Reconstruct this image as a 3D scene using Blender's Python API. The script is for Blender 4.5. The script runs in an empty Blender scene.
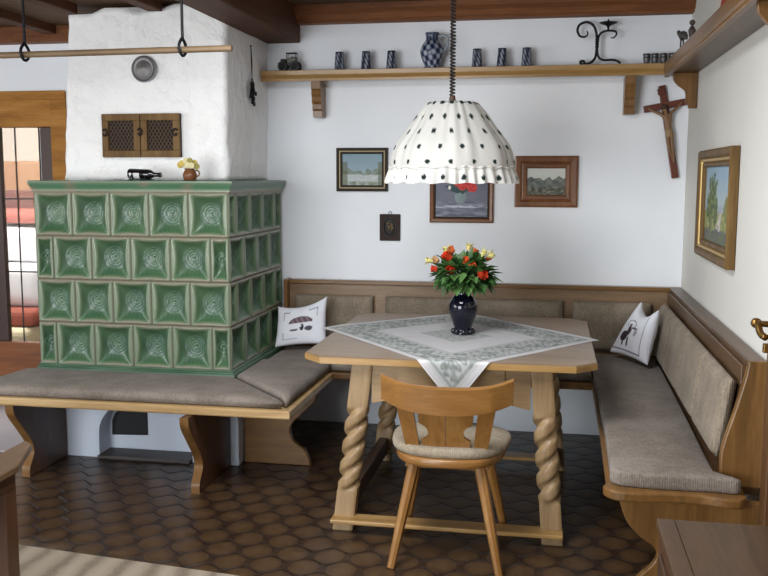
import bpy, bmesh, math, random
from mathutils import Vector, Matrix, noise
random.seed(7)
PI=math.pi
S=bpy.context.scene
C=S.collection
V=Vector

# ------------------------------------------------------------------ helpers
def lin(h):
    if isinstance(h,str):
        h=h.lstrip('#'); c=[int(h[i:i+2],16)/255 for i in (0,2,4)]
    else: c=list(h)
    return tuple(x/12.92 if x<=.04045 else ((x+.055)/1.055)**2.4 for x in c)
def lin4(h): return lin(h)+(1.0,)

def obj(name,bm,mat,parent=None,smooth=False,world=True,rec=True):
    """link a bmesh as one mesh object; geometry given in world space unless world=False"""
    if rec: bmesh.ops.recalc_face_normals(bm,faces=bm.faces)
    if parent is not None and world:
        o=parent; loc=V((0,0,0))
        while o is not None: loc+=o.location; o=o.parent
        bmesh.ops.translate(bm,verts=bm.verts,vec=-loc)
    me=bpy.data.meshes.new(name)
    bm.to_mesh(me); bm.free()
    if mat is not None: me.materials.append(mat)
    if smooth:
        for p in me.polygons: p.use_smooth=True
        if smooth!='all':
            me.set_sharp_from_angle(angle=math.radians(42))
    o=bpy.data.objects.new(name,me); C.objects.link(o)
    if parent is not None: o.parent=parent
    return o
def tag(o,label,cat,group=None,kind=None):
    o['label']=label; o['category']=cat
    if group: o['group']=group
    if kind: o['kind']=kind
    return o
def thing(name,label,cat,loc=(0,0,0),group=None):
    o=bpy.data.objects.new(name,None); C.objects.link(o); o.location=loc
    o.empty_display_size=.05
    return tag(o,label,cat,group)
def struct(name,bm,mat,parent=None,smooth=False):
    o=obj(name,bm,mat,parent,smooth)
    if parent is None: o['kind']='structure'
    return o
def dup(root,loc,label=None,group=None,rotz=None):
    r=root.copy(); C.objects.link(r); r.location=loc
    if rotz is not None: r.rotation_euler=(0,0,rotz)
    if label: r['label']=label
    if group: r['group']=group
    for ch in list(root.children):
        c=ch.copy(); C.objects.link(c); c.parent=r
        for g in list(ch.children):
            d=g.copy(); C.objects.link(d); d.parent=c
    return r
def B(): return bmesh.new()
def box(bm,x0,x1,y0,y1,z0,z1,bev=0,seg=2,M=None):
    r=bmesh.ops.create_cube(bm,size=1)
    vs=r['verts']
    bmesh.ops.scale(bm,verts=vs,vec=(abs(x1-x0),abs(y1-y0),abs(z1-z0)))
    bmesh.ops.translate(bm,verts=vs,vec=((x0+x1)/2,(y0+y1)/2,(z0+z1)/2))
    if bev:
        es=list({e for v in vs for e in v.link_edges})
        g=bmesh.ops.bevel(bm,geom=es,offset=bev,segments=seg,profile=.5,affect='EDGES')
        vs=list({v for f in g['faces'] for v in f.verts}|{v for v in vs if v.is_valid})
        # whole island
        seen=set(vs); st=list(vs)
        while st:
            v=st.pop()
            for e in v.link_edges:
                w=e.other_vert(v)
                if w not in seen: seen.add(w); st.append(w)
        vs=list(seen)
    if M is not None: bmesh.ops.transform(bm,matrix=M,verts=vs)
    return vs
def prism(bm,pts,f,d,bev=0,seg=2):
    """polygon pts (2D) -> f(a,b) gives base point, d extrusion vector"""
    d=V(d)
    b=[bm.verts.new(f(*p)) for p in pts]
    t=[bm.verts.new(V(f(*p))+d) for p in pts]
    n=len(pts); fs=[bm.faces.new(b),bm.faces.new(t)]
    for i in range(n): fs.append(bm.faces.new((b[i],b[(i+1)%n],t[(i+1)%n],t[i])))
    if bev:
        es=[e for e in fs[0].edges]+[e for e in fs[1].edges]
        bmesh.ops.recalc_face_normals(bm,faces=fs)
        bmesh.ops.bevel(bm,geom=es,offset=bev,segments=seg,profile=.5,affect='EDGES',clamp_overlap=True)
    return b+t
def tube(bm,pts,r,n=10,caps=True):
    pts=[V(p) for p in pts]; rs=r if isinstance(r,(list,tuple)) else [r]*len(pts)
    T=[]
    for i in range(len(pts)):
        a=pts[max(0,i-1)]; b=pts[min(len(pts)-1,i+1)]
        T.append((b-a).normalized())
    u=T[0].orthogonal().normalized(); rings=[]
    for i,p in enumerate(pts):
        u=(u-T[i]*u.dot(T[i])); 
        if u.length<1e-6: u=T[i].orthogonal()
        u.normalize(); w=T[i].cross(u)
        rings.append([bm.verts.new(p+(u*math.cos(2*PI*k/n)+w*math.sin(2*PI*k/n))*rs[i]) for k in range(n)])
    for i in range(len(rings)-1):
        for k in range(n):
            bm.faces.new((rings[i][k],rings[i][(k+1)%n],rings[i+1][(k+1)%n],rings[i+1][k]))
    if caps:
        bm.faces.new(rings[0]); bm.faces.new(rings[-1])
    return rings
def lathe(bm,prof,cx=0,cy=0,n=32,caps=True,mod=None):
    rings=[]
    for i,(r,z) in enumerate(prof):
        ring=[]
        for k in range(n):
            a=2*PI*k/n; rr=r if mod is None else r+mod(a,i,r)
            ring.append(bm.verts.new((cx+rr*math.cos(a),cy+rr*math.sin(a),z)))
        rings.append(ring)
    for i in range(len(rings)-1):
        for k in range(n):
            bm.faces.new((rings[i][k],rings[i][(k+1)%n],rings[i+1][(k+1)%n],rings[i+1][k]))
    if caps:
        if prof[0][0]>1e-5: bm.faces.new(rings[0])
        if prof[-1][0]>1e-5: bm.faces.new(rings[-1])
    return rings
def ball(bm,c,r,sub=2,sc=(1,1,1)):
    g=bmesh.ops.create_icosphere(bm,subdivisions=sub,radius=r)
    bmesh.ops.scale(bm,verts=g['verts'],vec=sc)
    bmesh.ops.translate(bm,verts=g['verts'],vec=c)
    return g['verts']
def smoothpts(P,n=6):
    """Catmull-Rom through 2D/3D points"""
    P=[V(p) for p in P]; out=[]
    for i in range(len(P)-1):
        p0=P[max(0,i-1)];p1=P[i];p2=P[i+1];p3=P[min(len(P)-1,i+2)]
        for k in range(n):
            t=k/n
            out.append(.5*((2*p1)+(p2-p0)*t+(2*p0-5*p1+4*p2-p3)*t*t+(3*p1-p0-3*p2+p3)*t**3))
    out.append(P[-1]); return out
def paint(o,fn):
    """colour attribute per vertex; fn(uv tuple or co)->sRGB triple"""
    me=o.data; a=me.color_attributes.new('Col','FLOAT_COLOR','POINT')
    buf=[]
    for i in range(len(me.vertices)): buf+=list(lin(fn(i)))+[1.0]
    a.data.foreach_set('color',buf)
def gridsheet(bm,nu,nv,f):
    """grid, returns list of (u,v) per vertex in order"""
    uv=[];vs=[]
    for j in range(nv+1):
        for i in range(nu+1):
            u=i/nu; v=j/nv; vs.append(bm.verts.new(f(u,v))); uv.append((u,v))
    for j in range(nv):
        for i in range(nu):
            a=j*(nu+1)+i; bm.faces.new((vs[a],vs[a+1],vs[a+nu+2],vs[a+nu+1]))
    return uv
def mix(a,b,t):
    t=max(0,min(1,t)); return tuple(x+(y-x)*t for x,y in zip(a,b))
def rgb(h): h=h.lstrip('#'); return tuple(int(h[i:i+2],16)/255 for i in (0,2,4))
def nz(x,y,z=0): return noise.noise(V((x,y,z)))

# ------------------------------------------------------------------ materials
class NT:
    def __init__(s,name):
        s.m=bpy.data.materials.new(name); s.m.use_nodes=True; s.t=s.m.node_tree; s.t.nodes.clear()
        s.out=s.n('ShaderNodeOutputMaterial'); s.b=s.n('ShaderNodeBsdfPrincipled'); s.l(s.b.outputs[0],s.out.inputs[0])
    def n(s,t,**k):
        x=s.t.nodes.new(t)
        for a,b in k.items(): setattr(x,a,b)
        return x
    def l(s,a,b): s.t.links.new(a,b)
    def val(s,x,i,v):
        if hasattr(v,'is_linked') or hasattr(v,'links'): s.l(v,x.inputs[i])
        else: x.inputs[i].default_value=v
    def math(s,op,a,b=None,c=None):
        x=s.n('ShaderNodeMath',operation=op); s.val(x,0,a)
        if b is not None: s.val(x,1,b)
        if c is not None: s.val(x,2,c)
        return x.outputs[0]
    def coord(s,scale=(1,1,1),kind='Object',rot=(0,0,0)):
        tc=s.n('ShaderNodeTexCoord'); mp=s.n('ShaderNodeMapping'); s.l(tc.outputs[kind],mp.inputs[0])
        mp.inputs['Scale'].default_value=scale; mp.inputs['Rotation'].default_value=rot
        return mp.outputs[0]
    def noise(s,vec,scale,detail=4,rough=.5,dist=0):
        x=s.n('ShaderNodeTexNoise'); s.l(vec,x.inputs['Vector']); x.inputs['Scale'].default_value=scale
        x.inputs['Detail'].default_value=detail; x.inputs['Roughness'].default_value=rough; x.inputs['Distortion'].default_value=dist
        return x.outputs['Fac']
    def ramp(s,fac,stops):
        x=s.n('ShaderNodeValToRGB'); s.l(fac,x.inputs[0]); r=x.color_ramp
        while len(r.elements)<len(stops): r.elements.new(.5)
        for e,(p,c) in zip(r.elements,stops): e.position=p; e.color=lin4(c)
        return x.outputs[0]
    def bump(s,h,strength=.3,dist=.01):
        x=s.n('ShaderNodeBump'); x.inputs['Strength'].default_value=strength; x.inputs['Distance'].default_value=dist
        s.l(h,x.inputs['Height']); s.l(x.outputs[0],s.b.inputs['Normal'])
    def p(s,**k):
        for a,v in k.items(): s.val(s.b,a.replace('_',' '),v)
        return s
def plain(name,c,rough=.5,metal=0,**k):
    n=NT(name); n.b.inputs['Base Color'].default_value=lin4(c); n.b.inputs['Roughness'].default_value=rough; n.b.inputs['Metallic'].default_value=metal
    for a,v in k.items(): n.b.inputs[a.replace('_',' ')].default_value=v
    return n.m
def wood(name,dark,mid,light,axis='x',scale=1.0,rough=.38,coat=.15,bump=.08,spec=.4):
    n=NT(name); st={'x':(.9,9,9),'y':(9,.9,9),'z':(9,9,.9)}[axis]
    v=n.coord(tuple(q*scale for q in st))
    a=n.noise(v,1.6,5,.6,.7)
    st2=tuple(q*scale*6 for q in st); v2=n.coord(st2)
    b=n.noise(v2,2.2,3,.6,.2)
    f=n.math('ADD',n.math('MULTIPLY',a,.72),n.math('MULTIPLY',b,.28))
    col=n.ramp(f,[(.30,dark),(.5,mid),(.68,light)])
    n.l(col,n.b.inputs['Base Color']); n.p(Roughness=rough,Coat_Weight=coat,Coat_Roughness=.25)
    n.bump(b,bump,.002); n.b.inputs['Specular IOR Level'].default_value=spec
    return n.m
def woodset(name,d,m,l,**k): return {a:wood(name+'_'+a,d,m,l,axis=a,**k) for a in 'xyz'}
OAK=woodset('oak_bench','#59401f','#74522b','#896438',rough=.36)          # bench, shelf
OAKED=woodset('oak_edge','#80602f'.replace('2f','36'),'#9d7a48','#ad8b59',rough=.3,coat=.3)  # lighter lacquered edges
TABW=woodset('oak_table','#7c6344','#947a58','#a68c69',rough=.42,coat=.05)           # table legs
CHW=woodset('oak_chair','#735023','#895f30','#9b723f',rough=.3,coat=.3)    # chair
BRN=woodset('brown_oak','#43311f','#58412c','#695037',rough=.42)          # bench back rail
BEAM=woodset('beam_dark','#40291d','#553727','#664632',rough=.6,coat=0,bump=.25,spec=.12)
BEAMR=woodset('beam_red','#5a3826','#7a4e32','#8d5e3e',rough=.55,coat=0,bump=.2,spec=.12)
PLANK=woodset('ceiling_plank','#4a3728','#5f4936','#6e5742',rough=.6,coat=0,bump=.2,spec=.12)
DOORW=woodset('door_wood','#7a5226','#a37137','#b88648',rough=.6,coat=0,spec=.12)
NICHEW=woodset('niche_wood','#4d3a24','#6b5233','#7d6341',rough=.6,coat=0,spec=.15)
DOORR=woodset('door_red','#5a3018','#7a4723','#8a5530',rough=.4)
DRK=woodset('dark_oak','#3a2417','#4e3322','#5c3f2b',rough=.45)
CHEST=woodset('chest_oak','#33241a','#483526','#574230',rough=.42)
FRM=woodset('frame_wood','#55351f','#73492b','#865a38',rough=.4)
CROSSW=woodset('cross_wood','#4a2418','#633324','#74402d',rough=.4)

def plaster(name,c,bump=.3,scale=14,c2=None,dist=.012):
    n=NT(name); v=n.coord()
    h1=n.noise(v,scale,6,.6,.4); h2=n.noise(v,scale*.25,3,.5,.3)
    h=n.math('ADD',n.math('MULTIPLY',h1,.6),h2)
    n.l(n.ramp(h2,[(.25,c2 or c),(.7,c)]),n.b.inputs['Base Color']); n.p(Roughness=.9)
    n.b.inputs['Specular IOR Level'].default_value=.2
    n.bump(h,bump,dist); return n.m
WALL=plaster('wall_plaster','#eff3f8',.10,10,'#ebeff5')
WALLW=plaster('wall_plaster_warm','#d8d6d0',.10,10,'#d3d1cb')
ROUGH=plaster('rough_plaster','#f6f6f6',.9,16,'#f0f0f1',.03)
PLINTH=plaster('plinth_plaster','#e4ecf9',.4,10,'#dde6f4',.015)

def fabric(name,c1,c2,sc=260):
    n=NT(name); v=n.coord()
    w1=n.n('ShaderNodeTexWave',wave_type='BANDS',bands_direction='X'); n.l(v,w1.inputs[0]); w1.inputs['Scale'].default_value=sc/6.28*1.0; w1.inputs['Distortion'].default_value=2
    w2=n.n('ShaderNodeTexWave',wave_type='BANDS',bands_direction='Y'); n.l(v,w2.inputs[0]); w2.inputs['Scale'].default_value=sc/6.28; w2.inputs['Distortion'].default_value=2
    nn=n.noise(v,90,5,.7); nb=n.noise(v,7,3,.6)
    f=n.math('ADD',n.math('MULTIPLY',nn,.55),n.math('MULTIPLY',nb,.45))
    n.l(n.ramp(f,[(.40,c1),(.58,c2)]),n.b.inputs['Base Color'])
    h=n.math('ADD',n.math('ADD',w1.outputs['Fac'],w2.outputs['Fac']),nn)
    n.p(Roughness=.95,Sheen_Weight=.08); n.b.inputs['Specular IOR Level'].default_value=.1
    n.bump(h,.35,.003); return n.m
FAB=fabric('bench_fabric','#71675d','#8a8077')
FABP=fabric('pad_fabric','#766b5c','#928575')
FABC=fabric('chair_pad_fabric','#857967','#a19581')

def attr(name,rough=.8,bump=0,trans=0,spec=.3,**k):
    n=NT(name); a=n.n('ShaderNodeAttribute'); a.attribute_name='Col'
    n.l(a.outputs['Color'],n.b.inputs['Base Color']); n.p(Roughness=rough); n.b.inputs['Specular IOR Level'].default_value=spec
    for q,v in k.items(): n.b.inputs[q.replace('_',' ')].default_value=v
    if bump:
        n.bump(n.noise(n.coord(),bump,3,.6),.3,.004)
    if trans:
        t=n.n('ShaderNodeBsdfTranslucent'); n.l(a.outputs['Color'],t.inputs[0]); mx=n.n('ShaderNodeMixShader'); mx.inputs[0].default_value=trans
        n.l(n.b.outputs[0],mx.inputs[1]); n.l(t.outputs[0],mx.inputs[2]); n.l(mx.outputs[0],n.out.inputs[0])
    return n.m
CLOTH=attr('printed_cloth',.9,120,spec=.1); PAINT=attr('oil_painting',.55,150); SHADE=attr('lampshade_fabric',.9,90,.22,spec=.1)
GLAZE=attr('green_glaze',.38,0,spec=.4,Coat_Weight=.22,Coat_Roughness=.16)
CERAM=attr('painted_stoneware',.25,0,spec=.5)

IRON=plain('wrought_iron','#1d1c20',.5,.6); PEWTER=plain('pewter','#66656a',.5,.7); BRASS=plain('brass','#8a6a3a',.35,.9)
BLACK=plain('black','#0b0b0d',.6); GOLD=plain('gilt','#b8985a',.4,.5); NAVY=plain('navy_glaze','#0a0b1a',.10,0,Coat_Weight=.15)
LEAD=plain('lead','#3c3d40',.5,.4); WHITE=plain('white_cotton','#e6e6e8',.9); CORD=plain('cord_brown','#2b2323',.6)
GREENL=plain('leaf_green','#557a42',.5); GREEND=plain('leaf_dark','#355a2c',.5); RED=plain('rose_red','#cf3d1c',.6); ORANGE=plain('rose_orange','#dc6a30',.6)
PEACH=plain('peach','#c79a6a',.6); YEL=plain('yellow_petal','#d6cd83',.6); TERRA=plain('brown_jug','#6e4527',.35)

def floor_mat():
    n=NT('provencal_tiles'); tc=n.n('ShaderNodeTexCoord'); sp=n.n('ShaderNodeSeparateXYZ'); n.l(tc.outputs['Object'],sp.inputs[0])
    a,b=.148,.114
    x=n.math('ADD',sp.outputs[0],n.math('MULTIPLY',n.math('SINE',n.math('MULTIPLY',sp.outputs[1],2*PI/b*.5)),.0))
    y=sp.outputs[1]
    def cell(ox,oy):
        u=n.math('SUBTRACT',n.math('FRACT',n.math('ADD',n.math('DIVIDE',x,a),ox)),.5)
        v=n.math('SUBTRACT',n.math('FRACT',n.math('ADD',n.math('DIVIDE',y,2*b),oy)),.5)
        u=n.math('MULTIPLY',u,a); v=n.math('MULTIPLY',v,2*b*.92)
        d=n.math('SQRT',n.math('ADD',n.math('MULTIPLY',u,u),n.math('MULTIPLY',v,v)))
        return d
    d1=cell(0,0); d2=cell(.5,.5)
    d=n.math('MINIMUM',d1,d2); g=n.math('ABSOLUTE',n.math('SUBTRACT',d1,d2))
    # side neighbours: distance to the column edge
    ux=n.math('ABSOLUTE',n.math('SUBTRACT',d,.078))
    tile=n.math('MULTIPLY',n.math('SMOOTHSTEP' if False else 'DIVIDE',g,.012),1.0)
    tile=n.math('MINIMUM',tile,1.0)
    oval=n.math('MULTIPLY',n.math('LESS_THAN',d,.0625),n.math('SUBTRACT',1.0,n.math('MULTIPLY',n.math('MULTIPLY',d,d),180.0)))
    ring=n.math('LESS_THAN',n.math('ABSOLUTE',n.math('SUBTRACT',d,.0625)),.0028)
    inside=n.math('LESS_THAN',d,.0625)
    vec=n.coord(); big=n.noise(vec,3.2,3,.6); fine=n.noise(vec,26,4,.6)
    base=n.ramp(n.math('ADD',n.math('MULTIPLY',big,.6),n.math('MULTIPLY',fine,.4)),[(.32,'#251911'),(.52,'#342317'),(.7,'#42301f')])
    lite=n.ramp(fine,[(.3,'#44311f'),(.7,'#5c452d')])
    mx=n.n('ShaderNodeMix',data_type='RGBA'); n.l(n.math('MULTIPLY',oval,.85),mx.inputs[0]); n.l(base,mx.inputs[6]); n.l(lite,mx.inputs[7])
    m2=n.n('ShaderNodeMix',data_type='RGBA'); n.l(n.math('MAXIMUM',n.math('SUBTRACT',1.0,tile),n.math('MAXIMUM',n.math('MULTIPLY',ring,.75),n.math('MULTIPLY',n.math('SUBTRACT',1.0,inside),.35))),m2.inputs[0]); n.l(mx.outputs[2],m2.inputs[6]); m2.inputs[7].default_value=lin4('#2a1e17')
    n.l(m2.outputs[2],n.b.inputs['Base Color'])
    h=n.math('SUBTRACT',n.math('ADD',n.math('MULTIPLY',tile,.6),n.math('MULTIPLY',oval,.25)),n.math('MULTIPLY',ring,.5))
    n.l(n.math('ADD',.24,n.math('MULTIPLY',fine,.22)),n.b.inputs['Roughness']); n.b.inputs['Specular IOR Level'].default_value=.45
    n.bump(h,.8,.009); return n.m
FLOOR=floor_mat()
def rug_mat():
    n=NT('striped_rug'); v=n.coord(); w=n.n('ShaderNodeTexWave',wave_type='BANDS',bands_direction='X'); n.l(v,w.inputs[0]); w.inputs['Scale'].default_value=2.6; w.inputs['Distortion'].default_value=1.5; w.inputs['Detail'].default_value=2; w.inputs['Detail Scale'].default_value=3
    nn=n.noise(v,120,4,.7)
    f=n.math('ADD',n.math('MULTIPLY',w.outputs['Fac'],.55),n.math('MULTIPLY',nn,.5))
    n.l(n.ramp(f,[(.15,'#65584a'),(.45,'#8a7d6b'),(.85,'#988b7a')]),n.b.inputs['Base Color']); n.p(Roughness=.95); n.bump(nn,.5,.006); return n.m
RUG=rug_mat()

# ------------------------------------------------------------------ camera
cam=bpy.data.cameras.new('camera'); co=bpy.data.objects.new('camera',cam); C.objects.link(co)
cp=V((-.7285,-5.2697,1.4853)); a_,b_,r_=.1807,.1218,.002
fw=V((-math.sin(a_)*math.cos(b_),math.cos(a_)*math.cos(b_),-math.sin(b_))); rt=V((math.cos(a_),math.sin(a_),0)); up=rt.cross(fw)
rt2=rt*math.cos(r_)+up*math.sin(r_); up2=up*math.cos(r_)-rt*math.sin(r_)
M=Matrix((rt2,up2,-fw)).transposed().to_4x4(); M.translation=cp; co.matrix_world=M
cam.sensor_width=36; cam.lens=36*908.67/768; cam.clip_start=.05; S.camera=co

# ------------------------------------------------------------------ room
CEIL=2.47
LX=-6.3; FY=-6.6
bm=B(); box(bm,LX,.2,FY,0,-.08,0); box(bm,LX,.2,0.0,3.2,-.08,0); struct('floor',bm,FLOOR)
bm=B()
box(bm,-3.69,.14,0,.14,0,CEIL+.1); box(bm,-4.85,-3.69,0,.14,2.0,CEIL+.1); box(bm,LX,-4.85,0,.14,0,CEIL+.1)
struct('wall_back',bm,WALL)
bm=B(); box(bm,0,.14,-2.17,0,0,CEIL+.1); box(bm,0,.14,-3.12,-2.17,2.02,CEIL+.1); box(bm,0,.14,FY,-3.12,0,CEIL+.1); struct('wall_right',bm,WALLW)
bm=B()   # left wall with a wide window
box(bm,LX-.14,LX,FY,0,0,.85); box(bm,LX-.14,LX,FY,0,2.15,CEIL+.1); box(bm,LX-.14,LX,FY,-5.2,.85,2.15); box(bm,LX-.14,LX,-2.6,0,.85,2.15)
struct('wall_left',bm,WALL)
bm=B()   # wall behind the camera with a window to the garden
box(bm,LX,.2,FY-.14,FY,0,.1); box(bm,LX,.2,FY-.14,FY,2.2,CEIL+.1); box(bm,LX,-4.9,FY-.14,FY,.1,2.2); box(bm,-2.2,.2,FY-.14,FY,.1,2.2)
struct('wall_front',bm,WALL)
def window(name,x0,x1,z0,z1,pos,axis):
    bm=B(); n=4
    def bx(a0,a1,c0,c1,t=.03):
        if axis=='y': box(bm,a0,a1,pos-.06-t,pos-.06+t,c0,c1)
        else: box(bm,pos-.06-t,pos-.06+t,a0,a1,c0,c1)
    bx(x0,x1,z0,z0+.06); bx(x0,x1,z1-.06,z1)
    for i in range(n): 
        x=x0+(x1-x0-.06)*i/(n-1); bx(x,x+.06,z0,z1)
    struct(name,bm,WHITE)
window('window_1',-4.9,-2.2,.1,2.2,FY,'y'); window('window_2',-5.2,-2.6,.85,2.15,LX,'x')
# ceilings
def planks(x0,x1,y0,y1,z,mat,w=.14,axis='y'):
    bm=B()
    if axis=='y':
        x=x0
        while x<x1-1e-4: box(bm,x+.002,min(x+w,x1)-.002,y0,y1,z,z+.03); x+=w
    else:
        y=y0
        while y<y1-1e-4: box(bm,x0,x1,y+.002,min(y+w,y1)-.002,z,z+.03); y+=w
    box(bm,x0,x1,y0,y1,z+.028,z+.06)
    return bm
bm=planks(-2.19,.1,FY,0,2.45,PLANK['y'],.16); 
b2=planks(LX,-2.39,FY,0,2.385,PLANK['x'],.16,'x')
me=bpy.data.meshes.new('t'); b2.to_mesh(me); b2.free(); bm.from_mesh(me); bpy.data.meshes.remove(me)
struct('ceiling',bm,PLANK['x'])
bm=B(); box(bm,-2.395,-2.19,FY,0,2.26,2.52,.008); struct('trim_1',bm,BEAM['y'])            # main beam
bm=B(); prism(bm,[(0,2.36),(-.075,2.36),(-.085,2.372),(-.10,2.372),(-.115,2.40),(-.145,2.42),(-.15,2.46),(0,2.46)],lambda y,z:(-2.19,y,z),(2.19,0,0)); struct('trim_2',bm,BEAMR['x'])
bm=B(); box(bm,LX,-2.395,-.10,0,2.292,2.39,.006); struct('trim_3',bm,BEAMR['x'])
for i,x in enumerate((-4.20,-3.72,-3.25,-2.775)):
    bm=B(); y1=-.10 if x<-3.4 else -.70
    box(bm,x-.04,x+.04,FY,y1,2.335,2.39,.006); struct(f'trim_{i+4}',bm,BEAM['y'])

# chimney breast above the tiled stove
def chimney():
    bm=B(); x0,x1,y0,z0=-3.338,-2.40,-.70,1.4665
    top=[(-3.4,2.332),(-3.19,2.332),(-3.11,2.362),(-3.01,2.356),(-2.945,2.328),(-2.86,2.335),(-2.76,2.35),(-2.715,2.372),(-2.3,2.375)]
    def zt(x):
        for (a,b),(c,d) in zip(top,top[1:]):
            if a<=x<=c: return b+(d-b)*(x-a)/(c-a)
        return 2.375
    def rough(p,n):
        h=nz(p.x*4,p.y*4,p.z*4)*.012+nz(p.x*13,p.y*13,p.z*13)*.006
        return p+V(n)*h
    ny=18; nx=44; nzv=40; R=.03
    # plan path: left side back->front, front, right side front->back with rounded corners
    path=[]
    for i in range(ny): path.append((V((x0,0+(y0+R)*i/(ny-1),0)),V((-1,0,0))))
    for k in range(1,4): a=PI+PI/2*k/4; path.append((V((x0+R+R*math.cos(a),y0+R+R*math.sin(a),0)),V((math.cos(a),math.sin(a),0))))
    for i in range(nx): path.append((V((x0+R+(x1-x0-2*R)*i/(nx-1),y0,0)),V((0,-1,0))))
    for k in range(1,4): a=1.5*PI+PI/2*k/4; path.append((V((x1-R+R*math.cos(a),y0+R+R*math.sin(a),0)),V((math.cos(a),math.sin(a),0))))
    for i in range(ny): path.append((V((x1,y0+R+(-y0-R)*i/(ny-1),0)),V((1,0,0))))
    cols=[]
    for p,n in path:
        col=[]
        for j in range(nzv+1):
            z=z0+(zt(p.x)-z0)*j/nzv; q=V((p.x+(z-z0)*(.062*max(0,(x1-p.x)/(x1-x0))+.012),p.y,z)); q=rough(q,n)
            if q.y>0: q.y=0
            col.append(bm.verts.new(q))
        cols.append(col)
    for i in range(len(cols)-1):
        for j in range(nzv): bm.faces.new((cols[i][j],cols[i+1][j],cols[i+1][j+1],cols[i][j+1]))
    bm.faces.new([c[-1] for c in cols]); bm.faces.new([c[0] for c in cols])
    struct('wall_chimney',bm,ROUGH,smooth='all')
chimney()

# plinth under the stove with an arched recess
def plinth():
    bm=B(); X0,X1,YF,ZT=-3.385,-2.285,-.92,.438
    arch=[]; cx=-2.80; rw=.262
    for i in range(17): a=PI*i/16; arch.append((cx+rw*math.cos(a),.13+.20*math.sin(a)))
    # front face as strips either side / above the arch
    pts=[(X0,0)]+[(cx-rw,0)]+list(reversed(arch))+[(cx+rw,0),(X1,0),(X1,ZT),(X0,ZT)]
    prism(bm,pts,lambda x,z:(x,YF,z),(0,.13,0))
    box(bm,X0,X1,-.80,-.02,0,ZT)       # body behind
    bmesh.ops.translate(bm,verts=[],vec=(0,0,0))
    p=struct('wall_plinth',bm,PLINTH,smooth=False)
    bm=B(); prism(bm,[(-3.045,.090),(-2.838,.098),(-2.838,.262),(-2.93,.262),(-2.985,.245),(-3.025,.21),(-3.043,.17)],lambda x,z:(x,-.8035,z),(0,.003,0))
    obj('dark_opening_sheet',bm,BLACK,p)  # flat black sheet carrying the darkness of an unmodelled hole
    bm=B(); box(bm,-3.058,-2.542,-.955,-.806,.001,.020,.004); struct('trim_9',bm,plain('hearth_tile','#4b4340',.5))
plinth()

# ------------------------------------------------------------------ glazed door and the bright room behind it
def glazed_door():
    bm=B()  # frame: jamb right, lintel panel
    box(bm,-3.80,-3.69,-.012,.10,0,2.0,.006); box(bm,-4.85,-4.74,-.012,.10,0,2.0,.006)
    box(bm,-4.74,-3.80,.0,.10,1.79,2.0); box(bm,-4.85,-3.69,-.02,.0,1.955,2.01,.006)
    d=struct('door_2',bm,DOORW['x'])
    bm=B(); box(bm,-3.885,-3.80,.01,.055,0,1.79,.006); box(bm,-4.252,-4.168,.01,.055,.42,1.79,.006); box(bm,-4.74,-4.655,.01,.055,.42,1.79,.006)
    obj('stile',bm,plain('door_stile','#3a241d',.5),d)
    bm=B(); box(bm,-4.74,-3.885,.005,.055,0,.42,.006); obj('lower_panel',bm,DOORR['x'],d)
    g=NT('window_glass'); g.p(Roughness=.02); tr=g.n('ShaderNodeBsdfTransparent'); gl=g.n('ShaderNodeBsdfGlossy'); gl.inputs['Roughness'].default_value=.03; mx=g.n('ShaderNodeMixShader'); mx.inputs[0].default_value=.012
    g.l(tr.outputs[0],mx.inputs[1]); g.l(gl.outputs[0],mx.inputs[2]); g.l(mx.outputs[0],g.out.inputs[0])
    bm=B(); box(bm,-4.168,-3.885,.03,.034,.42,1.79); obj('glass_pane',bm,g.m,d)
    bm=B(); box(bm,-4.655,-4.252,.03,.034,.42,1.79); obj('glass_pane',bm,g.m,d)
    bm=B()
    for x in (-4.068,-3.902,-4.38,-4.52): tube(bm,[(x,.028,.42),(x,.028,1.79)],.005,6)
    for z in (.875,1.341): tube(bm,[(-4.168,.028,z),(-3.885,.028,z)],.005,6); tube(bm,[(-4.655,.028,z),(-4.252,.028,z)],.005,6)
    obj('lead_bar',bm,LEAD,d)
glazed_door()
bm=B(); box(bm,-7.6,-2.6,3.2,3.3,0,2.6); box(bm,-7.7,-7.6,.14,3.3,0,2.6); box(bm,-2.6,-2.5,.14,3.3,0,2.6); box(bm,-7.7,-2.5,.14,3.3,2.6,2.7); box(bm,-7.7,LX,.0,.14,0,2.6); box(bm,-7.7,LX,.14,3.2,-.08,0)
struct('wall_bedroom',bm,plaster('bedroom_plaster','#f2ece2',.1,10))
bed=thing('bed','tan wooden bed with white bedding and red blankets behind the glazed door','bed',(-5.0,2.2,0))
bm=B(); box(bm,-6.3,-4.6,2.30,2.36,.2,1.62,.02); obj('headboard',bm,plain('headboard','#9d7650',.5),bed)
bm=B(); box(bm,-6.3,-4.6,2.26,2.297,1.14,1.36,.015); obj('headboard_rail',bm,plain('rail_red','#6d3b2e',.5),bed)
bm=B(); box(bm,-6.2,-4.6,.9,2.28,.02,.10,.01); obj('bed_frame',bm,DOORW['y'],bed)
bm=B(); box(bm,-6.2,-4.62,.92,2.24,.10,.33,.05,3); obj('mattress',bm,plain('sheet','#d9cfae',.9),bed)
bm=B(); box(bm,-6.25,-4.58,1.0,2.2,.335,.47,.05,3); obj('red_blanket',bm,plain('red_blanket','#9a5444',.9),bed)
bm=B(); vs=box(bm,-6.2,-4.6,1.1,2.2,.472,.80,.09,6)
for v in vs: v.co+=V((0,0,.03*nz(v.co.x*5,v.co.y*5)))
obj('duvet',bm,WHITE,bed,smooth='all')
bm=B(); vs=box(bm,-6.15,-4.65,1.35,2.2,.81,1.08,.09,6)
for v in vs: v.co+=V((0,0,.05*nz(v.co.x*6,v.co.y*5,2)))
obj('pillow_pile',bm,WHITE,bed,smooth='all')
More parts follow.
